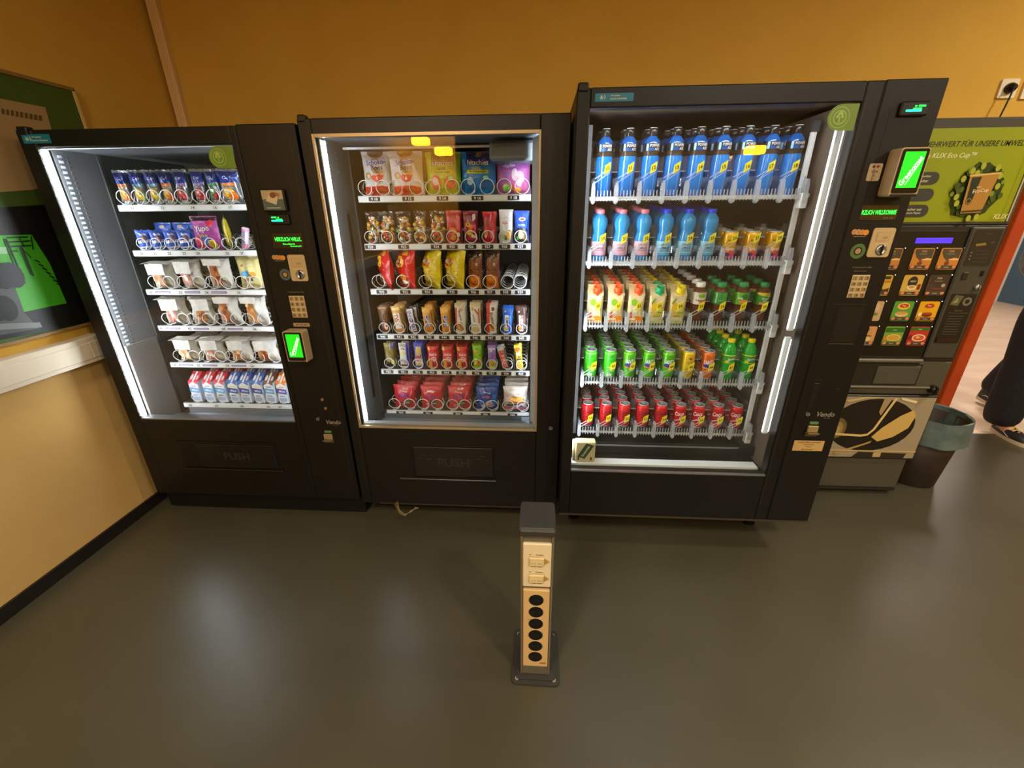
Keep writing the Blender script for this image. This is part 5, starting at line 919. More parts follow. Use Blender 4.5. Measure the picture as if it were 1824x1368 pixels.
for k, (px, d) in enumerate(((332, 'golden slices, next to the light strip'), (377, 'red brown strips, second'), (425, 'orange strips and lettuce, third'), (472, 'brown slices, beside the payment panel'))): put1(P_S5[k], px, 4, f'white paper sandwich bag with {d}, fifth shelf', 'sandwich bags on the fifth shelf', rz=RND.uniform(-4, 8))
rn_ = ['behind the first bag', 'behind the second bag', 'behind the third bag', 'behind the bag beside the payment panel']
for k, px in enumerate((345, 392, 440, 486)): put1(P_S5[(k+1) % 4], px, 4, f'white paper sandwich bag {rn_[k]} of the fifth shelf', 'sandwich bags in the back row', dy=.09)
for k, px in enumerate((300, 350)): put1(S3[k][1], px, 2, f'white paper sandwich bag {rn_[k]} of the third shelf', 'sandwich bags in the back row', dy=.09)
for k, px in enumerate((325, 372)): put1(P_S5[k+1], px, 3, f'white paper sandwich bag {rn_[k]} of the fourth shelf', 'sandwich bags in the back row', dy=.09)
# milk cartons with slanted tops
def milk(top, band, acc, nm):
    a = MB(); w = .027; h = .112; wt = mat('eceef0', .35); tp = mat(top, .35); sd = mat('c8d8ec', .35)
    vs = [(-w, -w, 0), (w, -w, 0), (w, w*2.4, 0), (-w, w*2.4, 0), (-w, -w, h), (w, -w, h), (w, w*2.4, h+.022), (-w, w*2.4, h+.022), (-w*.98, w*.9, h+.044), (w*.98, w*.9, h+.044)]
    a.add(vs, [(0, 1, 5, 4), (2, 3, 7, 6), (3, 2, 1, 0)], wt); a.add(vs, [(1, 2, 6, 5), (3, 0, 4, 7)], sd); a.add(vs, [(4, 5, 9, 8), (6, 7, 8, 9), (5, 6, 9), (7, 4, 8)], tp)
    F = lambda u, v, e: (u, -w-e, v); K = lambda u, v, e: (u, -w+(v-h)*1.16-e*.66, v+e*.75)
    a.dec(F, [('p', [(-w, .098), (-.004, .112), (-w, .112)], top), ('p', [(w, .098), (.004, .112), (w, .112)], top), ('r', -.014, .088, .016, .093, acc), ('p', [(-w, .056), (w, .050), (w, .078), (-w, .084)], band), ('t', 'Milch', .002, .067, .012, 'f0f4fa', -4, .04, .15), ('r', -.02, .032, .02, .048, 'dfe8f2'), ('r', -.02, .008, .02, .03, 'a8bcd8'), ('r', -.016, .037, .012, .041, '6a86b8')], .0005, .03)
    a.dec(K, [('r', -.005, h+.002, .005, h+.042, 'f2f4f6'), ('e', -.016, h+.020, .007, .011, 'f0f0f2'), ('e', .017, h+.018, .006, .009, 'e8d8d8')], .0005, .03)
    s = MB(); s.tube([(w+.002, .0, .03), (w+.002, .0, .11)], .0022, WHT, 6); return Proto('milk_carton', 'carton', [('carton_body', a), ('straw', s, 'white straw')], .054)
MR, MBL, MBR, MO = milk('e04458', '6aa8dc', 'e0909a', 0), milk('3f6fc4', '3a4a9a', 'e8dc5a', 1), milk('6a4a38', '6aa0d4', '5a6a9a', 2), milk('e8801e', '4a4a9a', 'd8a860', 3)
ms = [(349, MR, 'red topped milk carton, next to the light strip'), (373, MR, 'red topped milk carton, second from the light strip'), (394, MR, 'red topped milk carton beside the blue topped ones'), (417, MBL, 'blue topped milk carton beside the red topped ones'), (437, MBL, 'blue topped milk carton, middle of the three'), (460, MBL, 'blue topped milk carton beside the brown topped one'), (481, MBR, 'brown topped milk carton on the bottom corner machine shelf'), (503, MO, 'orange topped milk carton beside the payment panel')]
for px, p, lb in ms: put1(p, px, 5, lb, 'milk cartons on the bottom shelf', rz=-4)
for k, (px, p, lb) in enumerate(ms): put1(p, px+9, 5, f'milk carton in the back row, {ORD[k]} from the light strip', 'milk cartons in the back row', rz=-4, dy=.105)
# ================================================================ coffee machine
Y4 = .35
M4 = empty('coffee_machine', (0, 0, 0)); tag(M4, 'black hot drinks machine with green poster and picture buttons, beside the drinks machine', 'coffee machine')
x0, x1, zt = 1.452, 2.052, 1.842
GRY = noisy('dark_olive_grey_plastic', '3a372c', '403d31', 8., .5); GR2 = mat('4a4638', .5, name='olive_grey_plastic'); GRD = mat('211f19', .45, name='charcoal_plastic')
a = MB(); a.box(x0, Y4+.03, .03, x1, .96, zt, GRD, .006); obj('cabinet', a, M4)
for x in (x0+.06, x1-.08):
    for y in (Y4+.08, .88):
        a = MB(); a.cyl((x, y, 0), .022, .032, BLK3, n=14); obj('leg', a, M4)
def R4(p, q, pad=0):           # pixel corners -> rectangle on the front
    a_ = U(*p, Y4); b_ = U(*q, Y4); return a_[0], b_[1], b_[0], a_[1]
a = MB(); a.box(x0, Y4, 1.432, x1, Y4+.035, zt, GRY, .006); hd = obj('header', a, M4)
a = MB(); px0, px1, pz0, pz1 = x0+.02, x1-.028, 1.447, 1.805
LG = '8f9a10'; DG = '2a3a10'; MG = '44591a'
ops = [('r', px0, pz0, px1, pz1, LG), ('t', 'MEHRWERT FÜR UNSERE UMWELT', 1.793, 1.750, .026, '1a200c', 0, .405, .2), ('t', 'Die neue KLIX Eco Cup™', 1.672, 1.704, .025, 'e0deb0', 0, .33, .2)]
for k in range(3):
    z = 1.62-k*.064; ops += [('rr', 1.50, z-.025, 1.692, z+.025, .024, '3a3c38')]
ops += [('t', 'gegenüber', 1.632, 1.628, .011, 'd8d4aa', 0, .07, .2), ('t', 'Plastikbecher', 1.61, 1.611, .011, 'd8d4aa', 0, .10, .2), ('t', 'Becher aus', 1.628, 1.499, .011, 'd8d4aa', 0, .075, .2), ('t', 'reinem Papier', 1.63, 1.483, .011, 'd8d4aa', 0, .10, .2)]
cx, cz = 1.858, 1.566; rn = random.Random(5)
ops.append(('p', [(cx+(.098+.01*rn.uniform(-1, 1))*math.cos(2*PI*k/30), cz+(.112+.012*rn.uniform(-1, 1))*math.sin(2*PI*k/30)) for k in range(30)], DG))
for k in range(34):
    t_ = 2*PI*rn.random(); rr = rn.uniform(.05, .10); x_, z_ = cx+rr*math.cos(t_), cz+rr*1.1*math.sin(t_); s_ = rn.uniform(.008, .016)
    ops.append(('e', x_, z_, s_*.8, s_, rn.choice([MG, '55701e', '3a4f14', '7a8f24', MG])))
for dx, dz in ((-.075, .05), (-.05, .08), (-.015, .098), (-.03, .07), (.045, .09), (.065, .06), (.07, .02), (-.08, -.02), (-.07, -.045), (.0, -.105), (.03, -.1)): ops.append(('e', cx+dx, cz+dz, .010, .013, 'a8ac3a'))
cup = [(cx-.055, cz+.058), (cx+.058, cz+.066), (cx+.040, cz-.082), (cx-.042, cz-.086)]
ops += [('p', cup, 'b08038'), ('p', [(cx-.058, cz+.058), (cx+.061, cz+.067), (cx+.061, cz+.074), (cx-.058, cz+.065)], 'd8b868'), ('p', [(cx-.046, cz+.055), (cx-.008, cz+.058), (cx-.014, cz-.04), (cx-.024, cz-.052), (cx-.036, cz-.04)], '22301e'), ('e', cx-.026, cz-.036, .012, .013, '22301e'), ('o', cx-.026, cz-.036, .010, .0085, 'c8b078'), ('t', 'KLIX', cx-.006, cz+.018, .006, 'e0d0a0', 3, .03, .2), ('t', 'EcoCup', cx+.006, cz+.002, .019, 'e8d8a8', 6, .094, .15), ('p', [(cx-.041, cz-.075), (cx+.041, cz-.070), (cx+.040, cz-.076), (cx-.0415, cz-.081)], '3a3a2a'),
   ('t', 'KLIX', 1.985, 1.468, .019, 'd8cf8a', 0, .062, .2), ('r', px1-.004, pz0, px1, pz1, '1a1c14')]
a.dec(front(Y4), ops, .0004, .03); obj('poster', a, hd, 'yellow green poster with a paper cup in leaves')
a = MB(); a.box(px1+.002, Y4-.004, pz0, px1+.014, Y4, pz1, mat('c8c8b8', .3, .4), .001); obj('poster_trim', a, hd)
a = MB(); a.box(x0, Y4, .80, x1, Y4+.035, 1.432, GRD, .004); bd = obj('selection_panel', a, M4)
a = MB(); a.box(x0+.03, Y4-.003, .83, 1.885, Y4, 1.41, mat('0e0d0b', .35), .001); obj('button_field', a, bd)
a = MB(); q = R4((1631, 425), (1694, 432)); a.box(q[0], Y4-.005, q[1]-.003, q[2], Y4-.002, q[3]+.003, mat('4a32e8', .4, 0, .9, name='violet_display'), .001); obj('display', a, bd, 'violet lit display')
def drink(cx, cz, w, h, kind):
    a = MB(); b0 = {'a': 'c8843a', 'b': 'd0a84a', 'c': '4a3a30', 'd': '5a9a3a', 'e': 'e0a81a', 'f': 'c8a878', 'g': '7aa03a', 'h': 'b8342a', 'i': 'd09a60', 'j': 'd8b04a'}[kind]
    a.prism(rrect(cx-w/2, cz-h/2, cx+w/2, cz+h/2, .008), Y4-.006, Y4-.002, mat(b0, .35))
    def P(u, v): return (cx+u*w, cz+v*h)
    def E(u, v, r, s, c): return ('e', cx+u*w, cz+v*h, r*w, s*h, c)
    bar_ = [('p', [P(-.48, -.46), P(.48, -.46), P(.48, -.30), P(-.48, -.30)], '4a4234'), E(-.36, -.37, .10, .07, 'd8845a'), E(.36, -.37, .10, .07, 'd8845a'), ('t', 'Kaffee', cx, cz-h*.38, .006, 'c8b898', 0, w*.34)]
    o = {'a': [('p', [P(-.42, .46), P(.46, .46), P(.46, .0), P(.2, .06), P(-.05, -.1), P(-.3, .1), P(-.42, .3)], '4e4636'), ('p', [P(-.05, -.02), P(.3, .04), P(.46, .02), P(.46, -.06), P(.1, -.06)], 'ecc080'), E(-.04, -.2, .11, .10, '7a3c1c'), ('t', 'Cafe', cx, cz+h*.36, .009, 'c8a850', 0, w*.3), ('r', cx-w*.2, cz+h*.22, cx+w*.18, cz+h*.24, 'b0a080')],
     'b': [E(0, .16, .24, .28, '2c2820'), E(.02, -.10, .24, .12, 'e8d8a8'), E(.02, -.08, .16, .07, 'c89a5a'), ('r', cx+w*.3, cz-h*.2, cx+w*.44, cz+h*.06, '8a2a1c'), ('t', 'NERO', cx, cz+h*.2, .008, 'd8c898', 0, w*.3)],
     'c': [('p', [P(-.42, .46), P(.46, .46), P(.46, .05), P(.1, -.12), P(-.34, .1)], '3a3228'), E(.3, .0, .10, .09, 'b09a80'), ('t', 'Cafe', cx, cz+h*.36, .009, 'c8b090', 0, w*.3), ('r', cx-w*.2, cz+h*.2, cx+w*.2, cz+h*.22, 'b0a080'), E(0, -.16, .3, .05, '6a3a2a')],
     'd': [E(0, .26, .32, .18, 'e8c040'), E(.02, .28, .24, .10, 'b83a22'), ('t', 'Tee', cx, cz+h*.28, .008, 'f0d8b0', 0, w*.24), E(0, -.14, .34, .14, 'e0b880'), E(0, -.08, .3, .08, 'c89a4a')],
     'e': [E(.02, .28, .24, .12, 'b83a22'), ('t', 'Tee', cx, cz+h*.29, .008, 'f0d8b0', 0, w*.24), E(.02, -.16, .26, .12, '7a2a14'), E(.02, -.10, .26, .06, 'a8481e'), E(-.34, -.14, .1, .1, 'e8d8a8')],
     'f': [E(.05, -.15, .3, .08, '6a8a2a'), E(-.1, -.3, .2, .08, '8a9a3a'), E(.1, .2, .25, .2, 'd8b890')],
     'g': [('r', cx-w*.48, cz+h*.2, cx+w*.48, cz+h*.44, '2f6a22'), ('t', 'Suppe', cx, cz+h*.32, .007, 'c8e0a0', 0, w*.3), E(.04, -.08, .38, .18, 'e0b85a'), E(.04, -.08, .3, .13, 'c8983a'), E(-.38, -.12, .1, .1, 'd87a2a')],
     'h': [('r', cx-w*.48, cz+h*.3, cx+w*.48, cz+h*.46, '2f6a22'), ('t', 'Suppe', cx, cz+h*.37, .007, 'c8e0a0', 0, w*.3), E(.06, -.08, .36, .19, 'ecd0a8'), E(.06, -.08, .29, .14, 'c85a30'), E(.0, -.05, .1, .06, 'e8a87a'), E(-.38, -.06, .1, .12, '8a1a1c')],
     'i': [('r', cx-w*.4, cz+h*.28, cx+w*.1, cz+h*.4, '4a2a1c'), ('t', 'Terrine', cx+w*.05, cz+h*.02, .010, '6a3a1c', 0, w*.5, .2), E(0, -.16, .3, .12, 'e8c890')],
     'j': [('r', cx-w*.4, cz+h*.3, cx+w*.4, cz+h*.44, '3a362a'), ('r', cx-w*.3, cz+h*.14, cx+w*.44, cz+h*.24, 'c8782a'), ('p', [P(-.46, -.3), P(-.1, -.1), P(.2, -.2), P(.46, -.12), P(.46, -.3)], '4a3a28')]}[kind]
    a.dec(front(Y4-.006), o+(bar_ if kind not in 'f' else []), .0004, .03); ob = obj('drink_button', a, bd)
    l = MB(); l.cyl((cx+w/2+.008, Y4-.004, cz+h/2), .0018, .002, mat('e8f0ff', .4, 0, 2.), 'y', 8); obj('indicator_light', l, ob)
rows = [(461, 1584, 1640, 1688, 'aaa'), (508, 1567, 1622, 1667, 'jbc'), (554, 1552, 1605, 1650, 'fde'), (598, 1540, 1589, 1633, 'igh')]
bz = [1.323, 1.205, 1.088, .975]; bxs = [1.575, 1.692, 1.800]
for i in range(4):
    pts = [U(rows[i][1+j], rows[i][0], Y4) for j in range(3)]
    z = sum(p[1] for p in pts)/3
    for j in range(3): drink(pts[j][0], z, .088, .094, rows[i][4][j])
# coin side
cxm = 1.968
a = MB(); a.box(1.895, Y4-.012, .82, 2.035, Y4, 1.425, GRY, .006); cp = obj('coin_panel', a, M4)
yc = Y4-.0125
a = MB(); tdec(a, yc, [('rr', 1.912, 1.26, 2.022, 1.415, .006, '26241c'), ('t', 'Anleitung', 1.967, 1.398, .006, '5a5440', 0, .08), ('p', [(1.93, 1.355), (1.97, 1.36), (1.975, 1.35), (1.935, 1.345)], '8a7438'), ('p', [(1.985, 1.358), (2.005, 1.366), (2.003, 1.36)], '6a5a34')]+[('r', 1.94, 1.325-k*.016, 2.0, 1.327-k*.016, '4a4638') for k in range(4)]+[('e', 1.925, 1.318-k*.014, .003, .003, '8a8468') for k in range(3)]); obj('instruction_plate', a, cp)
a = MB(); a.box(1.925, yc-.004, 1.20, 1.948, yc, 1.232, GRD, .002); a.box(2.0, yc-.004, 1.215, 2.012, yc, 1.24, BLK2, .002); obj('coin_slot', a, cp)
a = MB(); a.lathe([(.014, 0), (.0135, .006), (.008, .010), (1e-4, .010)], STEEL, 20, caps=False); a.box(-.0015, -.012, .0, .0015, .012, .0108, BLK2); a.xf(Matrix.Translation((2.008, yc, 1.165)) @ Matrix.Rotation(rad(90), 4, 'X')); obj('reject_knob', a, cp, 'steel coin reject knob')
a = MB(); ops = [('r', 1.912, .90, 2.022, 1.135, '171410'), ('p', [(1.918, 1.085), (1.955, 1.08), (1.968, 1.125), (1.93, 1.13)], '5a5a3c'), ('p', [(1.925, 1.09), (1.95, 1.095), (1.945, 1.118)], '8a8a5a'), ('o', 1.99, 1.10, .020, .010, '6a6a58'), ('t', 'Genuss', 1.967, 1.058, .009, '6a4a34', 0, .06, .2), ('r', 1.925, 1.045, 2.012, 1.0475, '5a5244')]
for k in range(8): ops.append(('r', 1.93, 1.03-k*.0125, 2.0-.004*(k % 3), 1.0325-k*.0125, '5a5244'))
ops.append(('r', 1.92, .905, 2.012, .925, '2a1410')); tdec(a, yc, ops); obj('info_panel', a, cp)
# dispensing bay
a = MB(); a.box(x0, Y4, .62, x1, Y4+.035, .80, GR2, .006); a.box(x0, Y4-.018, .795, 1.90, Y4, .815, mat('5c5640', .5), .006); a.box(x0+.02, Y4-.004, .672, 1.915, Y4, .79, GRD, .003); a.box(1.70, Y4-.008, .68, 1.905, Y4-.003, .775, GR2, .004); a.box(x0, Y4-.012, .655, 1.985, Y4, .668, mat('5c5640', .5), .004); db = obj('dispensing_bay', a, M4)
a = MB(); a.lathe([(.022, 0), (.020, .018), (.012, .026), (1e-4, .027)], BLK3, 18, caps=False); a.box(-.006, -.02, .01, .006, .02, .032, BLK3, .002); a.xf(Matrix.Translation((2.0, Y4-.002, .655)) @ Matrix.Rotation(rad(90), 4, 'X')); obj('turn_knob', a, M4, 'black turning knob')
# lower door with cup picture
a = MB(); a.box(x0, Y4, .235, x1, Y4+.035, .615, GRD, .004); ld = obj('lower_door', a, M4)
a = MB(); ax0, ax1, az0, az1 = x0+.008, x1-.008, .245, .605; mx_, mz_ = 1.772, .44
def clipx(pts): return [(min(ax1, max(ax0, x)), min(az1, max(az0, z))) for x, z in pts]
def EL(cx, cz, rx, rz, c, n=28): return ('p', clipx(ell(cx, cz, rx, rz, n)), c)
ops = [('r', ax0, az0, ax1, az1, '9c8e72'), EL(mx_, mz_, .215, .155, '1a140d'), ('p', clipx([(1.49, .60), (1.60, .605), (1.56, .50), (1.48, .46)]), '5a4a2c'), EL(1.60, .42, .05, .062, '6f5c34'), EL(1.598, .415, .036, .046, '9a824a'), EL(1.597, .41, .022, .028, 'b09858'),
  ('p', clipx([(1.46, .40), (1.735, .385), (1.765, .392), (1.785, .42), (1.842, .6), (1.855, .6), (1.797, .415), (1.77, .38), (1.735, .372), (1.46, .387)]), 'd8bc78'),
  ('p', clipx([(1.79, .372), (1.83, .43), (1.90, .50), (1.955, .535), (1.975, .50), (1.96, .43), (1.90, .375), (1.83, .345)]), 'c8a85e'), ('p', clipx([(1.62, .27), (1.76, .33), (1.80, .35), (1.795, .335), (1.69, .285), (1.64, .255)]), 'a88c54'), ('p', clipx([(1.79, .6), (1.83, .6), (1.80, .50), (1.785, .52)]), 'a08a60'), ('p', clipx([(1.87, .605), (1.955, .585), (1.95, .572), (1.875, .592)]), 'e0d0a0'), ('p', clipx([(1.60, .585), (1.70, .605), (1.79, .605), (1.70, .597), (1.62, .574)]), 'c8b078'),
  ('r', ax0, .285, ax1, .290, 'd8b870'), ('p', clipx([(1.72, .245), (1.99, .245), (2.0, .275), (1.75, .28)]), '2a2218'), ('r', 1.83, .25, 1.87, .28, 'b8a070')]
tdec(a, Y4, ops); obj('cup_picture', a, ld, 'brown picture of a coffee cup and spoon')
a = MB(); a.box(x0+.01, Y4+.012, .04, x1-.02, Y4+.04, .232, GR2, .006); a.box(x0+.01, Y4+.005, .03, x1-.03, Y4+.02, .042, GRD); obj('kick_panel', a, M4)
# ================================================================ waste bin
wb = empty('waste_bin', (2.245, .545, 0)); tag(wb, 'dark brown waste bin with a blue grey bag beside the coffee machine', 'waste bin')
DB = mat('2a1f16', .55, name='dark_brown_plastic'); BAG = noisy('blue_grey_bag_film', '4c5c5a', '62726f', 14., .38, .35, 22.)
H = .405
a = MB(); a.lathe([(.118, 0), (.122, .004), (.158, H), (.155, H), (.119, .008), (1e-4, .008)], DB, 36, caps=False); obj('bin_body', a, wb)
def bagf(r0, r1, z0, z1, amp, sd):
    def f(u, v):
        t_ = 2*PI*u; w_ = math.sin(t_*7+sd)*.5+math.sin(t_*11+2*v*4+sd)*.3+math.sin(t_*17+sd*2)*.3
        r = r0+(r1-r0)*v+amp*w_*(.3+v); return (r*math.cos(t_), r*math.sin(t_), z0+(z1-z0)*v+amp*.8*math.sin(t_*5+sd)*v)
    return f
a = MB(); a.grid(bagf(.168, .180, H+.028, H-.115, .0035, 1), 72, 6, BAG); a.grid(bagf(.168, .158, H+.028, H+.024, .0035, 1), 72, 1, BAG); a.grid(bagf(.158, .125, H+.024, .12, .005, 3), 72, 8, BAG); obj('bin_bag', a, wb, 'blue grey bin bag folded over the rim')
# ================================================================ power post
pp = empty('power_post', (.009, -.70, 0)); tag(pp, 'short beige power post with six sockets standing on the floor', 'power post')
PG = mat('33312d', .55, name='charcoal_post'); PA = mat('6b6454', .45, .2, name='post_side_metal'); BE = mat('d2b078', .45, name='beige_post_panel'); BE2 = mat('e2d2ac', .4, name='light_beige_panel')
a = MB(); a.prism(rrect(-.08, -.10, .086, .105, .018, 6), 0, .008, PG, 'z'); a.prism(rrect(-.066, -.086, .072, .09, .014, 6), .008, .014, PG, 'z'); bs = obj('base_plate', a, pp)
for x in (-.062, .066):
    for y in (-.082, .084):
        a = MB(); a.cyl((x, y, .0075), .0065, .004, mat('c8bea4', .35, .5), n=14); a.cyl((x, y, .0113), .003, .0006, PG, n=8); obj('bolt', a, bs)
yf = -.067
a = MB(); a.box(-.047, yf+.006, .01, .047, .05, .625, PA, .004); a.box(-.05, yf, .012, -.0435, .05, .622, mat('7d745f', .4, .3), .002); a.box(.0435, yf, .012, .05, .05, .622, mat('7d745f', .4, .3), .002); obj('column', a, pp)
a = MB(); a.box(-.054, -.075, .622, .054, .058, .650, PG, .006); a.box(-.050, -.070, .648, .050, .053, .654, PG, .003); obj('post_cap', a, pp, 'dark grey post cap')
a = MB(); a.box(-.043, yf-.004, .425, .043, yf+.008, .596, BE2, .003); sp = obj('switch_panel', a, pp, 'light beige switch panel')
for z in (.53, .462):
    a = MB(); a.box(-.024, yf-.010, z-.016, .022, yf-.003, z+.016, mat('d8c08a', .4), .002)
    a.prism([(.022, z+.014), (.022, z-.008), (.036, z+.003)], yf-.009, yf-.004, mat('a88848', .45))
    tdec(a, yf-.0102, [('rr', -.020, z-.012, .018, z+.010, .001, 'dcc896'), ('t', 'F1 16', -.009, z-.003, .004, '5a4a2c', 0, .012), ('t', 'F2 16', .009, z-.003, .004, '5a4a2c', 0, .012)])
    tdec(a, yf-.0042, [('t', 'UV', -.02, z+.026, .004, '5a4a2c', 0, .01), ('t', 'Steckdose', .008, z+.026, .004, '5a4a2c', 0, .026), ('r', -.018, z-.021, -.002, z-.0195, '6a5a38'), ('r', .002, z-.021, .016, z-.0195, '6a5a38'), ('r', -.025, z+.019, .024, z+.020, '9a8458')]); obj('rocker_switch', a, sp)
a = MB(); a.box(-.042, yf-.004, .058, .042, yf+.008, .412, BE, .003); a.box(-.044, yf, .014, .044, yf+.008, .056, PA, .002)
tdec(a, yf-.0041, [('e', .026, .078, .012, .004, '8a7040'), ('e', -.02, .285, .008, .0015, '9a7c48'), ('e', .02, .225, .004, .002, '7a6438')]); sk = obj('socket_panel', a, pp, 'beige socket panel')
for k in range(6):
    z = .370-k*.0525; a = MB(); a.prism(ell(0, z, .0235, .0235, 28), yf-.0046, yf-.003, mat('050504', .5)); a.prism(ell(0, z, .0215, .0215, 28), yf-.0052, yf-.0044, mat('0b0a09', .3))
    for s in (-1, 1): a.cyl((s*.0095, yf-.0056, z), .0028, .001, mat('2a2620', .4), 'y', 10); a.box(s*.0215-.002, yf-.0058, z-.003, s*.0215+.002, yf-.0048, z+.003, mat('3a362c', .4))
    obj('socket', a, sk, 'black socket')
# loose wire ends in front of the middle machine
lw = empty('wire_ends', (-.655, -.035, .09)); lw.location = (-.655, -.045, 0); tag(lw, 'thin yellowish wire ends hanging under the middle snack machine', 'wires')
for s in range(4):
    a = MB(); a.tube([(-.05-.006*s, .04, .13-.006*s), (-.03, .0, .108-.008*s), (.0, -.012, .092-.004*s), (.03, .0, .097+.004*s), (.05+.005*s, .02, .116-.003*s)], .0012, mat('8a7444', .5), 6); obj('wire', a, lw)
# ================================================================ person in the doorway
pr = empty('person', (3.375, 1.16, 0)); tag(pr, 'person in dark wide trousers and a teal grey jacket walking through the doorway', 'person')
SK = mat('c48f6c', .55, name='skin'); TRO = noisy('dark_trouser_cloth', '0d0c10', '15131a', 30., .85, .3, 60.); JK = noisy('teal_grey_jacket_cloth', '4a5f66', '77858c', 18., .6, .4, 40.); HAIR = mat('2a1a10', .6, name='dark_hair')
def skin(name, verts, edges, radii, mt, parent, root=0, sub=2):
    me = bpy.data.meshes.new(name); me.from_pydata(verts, edges, []); o = bpy.data.objects.new(name, me); COL.objects.link(o); o.parent = parent
    md = o.modifiers.new('skin', 'SKIN'); md.use_smooth_shade = True
    for i, v in enumerate(me.skin_vertices[0].data): v.radius = radii[i] if isinstance(radii[i], tuple) else (radii[i], radii[i]); v.use_root = (i == root)
    s = o.modifiers.new('sub', 'SUBSURF'); s.levels = sub; s.render_levels = sub
    me.materials.append(mt); return o
# body facing the room (-y), stepping forward on one foot
V = [(0, .02, .98), (0, .02, 1.13), (0, .0, 1.30), (0, -.01, 1.44), (0, -.02, 1.52), (0, -.04, 1.60), (0, -.05, 1.70), (0, -.05, 1.77),
     (-.10, 0, .94), (-.11, -.05, .52), (-.08, -.01, .10), (-.075, -.12, .045), (.10, .04, .94), (.18, .20, .52), (.29, .46, .14), (.28, .37, .05),
     (-.19, 0, 1.42), (-.29, .03, 1.18), (-.20, -.13, 1.05), (-.17, -.145, 1.0), (.19, 0, 1.42), (.27, .04, 1.18), (.28, -.03, .97), (.28, -.05, .90)]
E_ = [(0, 1), (1, 2), (2, 3), (3, 4), (4, 5), (5, 6), (6, 7), (0, 8), (8, 9), (9, 10), (10, 11), (0, 12), (12, 13), (13, 14), (14, 15), (3, 16), (16, 17), (17, 18), (18, 19), (3, 20), (20, 21), (21, 22), (22, 23)]
RDI = [.13, .125, .14, .12, .055, .075, .095, .06, .085, .06, .04, .035, .085, .06, .04, .035, .055, .042, .03, .032, .055, .042, .03, .032]
skin('body', V, E_, RDI, SK, pr)
for hx, hy, hz in ((-.17, -.145, 1.0), (.28, -.05, .90)):
    for k in range(4):
        yy = hy-.027+.018*k; L_ = (.062, .07, .066, .052)[k]
        skin('finger', [(hx, yy, hz), (hx-.006, yy-.006, hz-L_*.5), (hx+.004, yy-.004, hz-L_)], [(0, 1), (1, 2)], [.0095, .0085, .007], SK, pr, 0, 1)
    skin('thumb', [(hx, hy-.03, hz+.02), (hx+.006, hy-.055, hz-.008), (hx+.012, hy-.058, hz-.038)], [(0, 1), (1, 2)], [.011, .010, .008], SK, pr, 0, 1)
a = MB(); a.lathe([(.02, 0), (.012, .016), (1e-4, .022)], SK, 10, caps=False); a.xf(Matrix.Translation((0, -.145, 1.665)) @ Matrix.Rotation(rad(80), 4, 'X')); obj('nose', a, pr)
for s in (-1, 1):
    a = MB(); a.lathe([(1e-4, -.009), (.008, -.003), (.008, .003), (1e-4, .009)], mat('e8e4dc', .3), 12, caps=False); a.lathe([(1e-4, .006), (.004, .0085), (1e-4, .0095)], mat('2a1c12', .3), 10, caps=False); a.xf(Matrix.Translation((s*.034, -.135, 1.695)) @ Matrix.Rotation(rad(90), 4, 'X')); obj('eye', a, pr)
    a = MB(); a.prism(ell(0, 0, .016, .03, 14), -.006, .006, SK, 'x'); a.xf(Matrix.Translation((s*.098, -.04, 1.685))); obj('ear', a, pr)
a = MB(); a.box(-.025, -.143, 1.628, .025, -.132, 1.637, mat('8a4a40', .5), .003); obj('mouth', a, pr)
a = MB(); a.grid(lambda u, v: (.108*math.sin(PI*.5*v+.02)*math.sin(2*PI*u), -.045+(.112-.01*v)*math.sin(PI*.5*v+.02)*math.cos(2*PI*u)*1.05, 1.70+.13*math.cos(PI*.5*v)-(.07*v if math.cos(2*PI*u) > -.3 else 0)), 24, 8, HAIR); obj('hair', a, pr, 'short dark hair')
def trouser(hip, knee, ank):
    h, k, n = Vector(hip), Vector(knee), Vector(ank); return [tuple(p) for p in (h, (h+k)/2, k, k.lerp(n, .35), k.lerp(n, .75), n)]
A = trouser((-.10, 0, .92), (-.11, -.04, .52), (-.09, -.03, .06)); B = trouser((.10, .04, .92), (.18, .20, .52), (.28, .44, .13))
V = [(0, .02, 1.02), (0, .02, .95)]+A+B; E2 = [(0, 1), (1, 2)]+[(i, i+1) for i in range(2, 7)]+[(1, 8)]+[(i, i+1) for i in range(8, 13)]
skin('trousers', V, E2, [.15, .16]+[.125, .12, .11, .112, .106, .098]*2, TRO, pr, 0)
V = [(0, .02, .93), (0, .01, 1.12), (0, .0, 1.30), (0, -.01, 1.44), (0, -.02, 1.50), (-.18, 0, 1.42), (-.29, .03, 1.18), (-.20, -.125, 1.06), (.18, 0, 1.42), (.27, .04, 1.18), (.28, -.02, 1.0)]
skin('jacket', V, [(0, 1), (1, 2), (2, 3), (3, 4), (3, 5), (5, 6), (6, 7), (3, 8), (8, 9), (9, 10)], [.215, .195, .19, .16, .075, .09, .085, .08, .09, .085, .08], JK, pr)
a = MB(); a.lathe([(.14, .985), (.165, .965), (.165, .915), (.145, .90)], mat('0c0b0e', .8), 28, 0, .02, False); obj('jacket_hem', a, pr, 'black knitted hem')
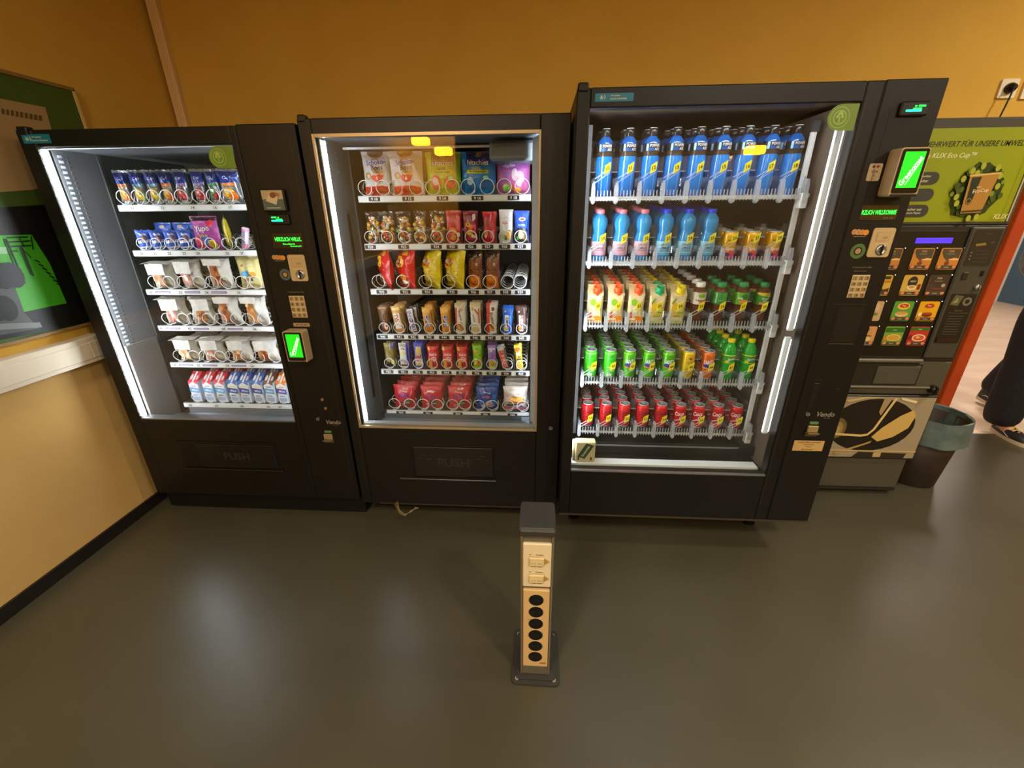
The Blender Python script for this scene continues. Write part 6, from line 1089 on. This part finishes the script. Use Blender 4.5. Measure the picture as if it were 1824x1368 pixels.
def shoe(loc, rz, rx, lab):
    o = empty('shoe'); o.parent = pr; o.location = loc; o.rotation_euler = (0, rad(rx), rad(rz)); o['label'] = lab
    SB = mat('121112', .55, name='black_shoe_suede'); SW = mat('cdbfa6', .55, name='off_white_rubber')
    def foot(s):
        pts = []
        for k in range(28):
            t_ = 2*PI*k/28; x = math.cos(t_); y = math.sin(t_); w_ = .043+.008*(-x); pts.append((-.135*x*-1 if 0 else .142*x, y*w_*s))
        return pts
    a = MB(); a.prism(foot(1.0), 0, .026, SW, 'z', True); a.prism(foot(.99), .008, .011, mat('9a8a70', .6), 'z'); obj('sole', a, o, 'off white sole')
    a = MB(); 
    def up(u, v):
        t_ = 2*PI*u; x = math.cos(t_); top = .05+.055*max(0, x)**.7+.012*max(0, -x)*0; sx = 1-.16*v-.35*v*v*(1 if x < 0 else .25); w_ = (.043+.008*(-x))*(1-.25*v*v)
        return (.138*x*sx+.028*v*v*(x < 0), math.sin(t_)*w_, .024+(top-.0)*math.sin(v*PI/2)*.95)
    a.grid(up, 32, 8, SB); obj('upper', a, o)
    for s in (-1, 1):
        a = MB(); a.add([(-.06, s*.050, .032), (-.03, s*.048, .034), (.03, s*.040, .06), (.075, s*.038, .05), (.03, s*.0415, .068), (-.02, s*.046, .044)], [(0, 1, 2, 3, 4, 5)], mat('e6e0d4', .5)); obj('side_stripe', a, o)
    a = MB()
    for k in range(4): x = -.055+k*.022; a.tube([(x, -.026, .058+.009*k), (x+.004, 0, .070+.0105*k), (x, .026, .058+.009*k)], .0042, mat('d8b87a', .6), 6)
    obj('laces', a, o, 'pale yellow laces')
shoe((-.065, -.10, 0), 84, 0, 'black shoe with off white sole'); shoe((.285, .40, .03), 88, 0, 'black shoe with off white sole, heel raised')
# ================================================================ world and view
w = bpy.data.worlds.new('dim_world'); SC.world = w; w.use_nodes = True; w.node_tree.nodes['Background'].inputs[0].default_value = (.05, .045, .035, 1); w.node_tree.nodes['Background'].inputs[1].default_value = 1.
vs = SC.view_settings; vs.view_transform = 'Standard'; vs.look = 'None'; vs.gamma = 1; vs.use_curve_mapping = False; vs.exposure = 0.
cy = SC.cycles; cy.max_bounces = 10; cy.transparent_max_bounces = 24; cy.glossy_bounces = 4; cy.diffuse_bounces = 4; cy.sample_clamp_indirect = 4.; cy.caustics_reflective = False; cy.caustics_refractive = False
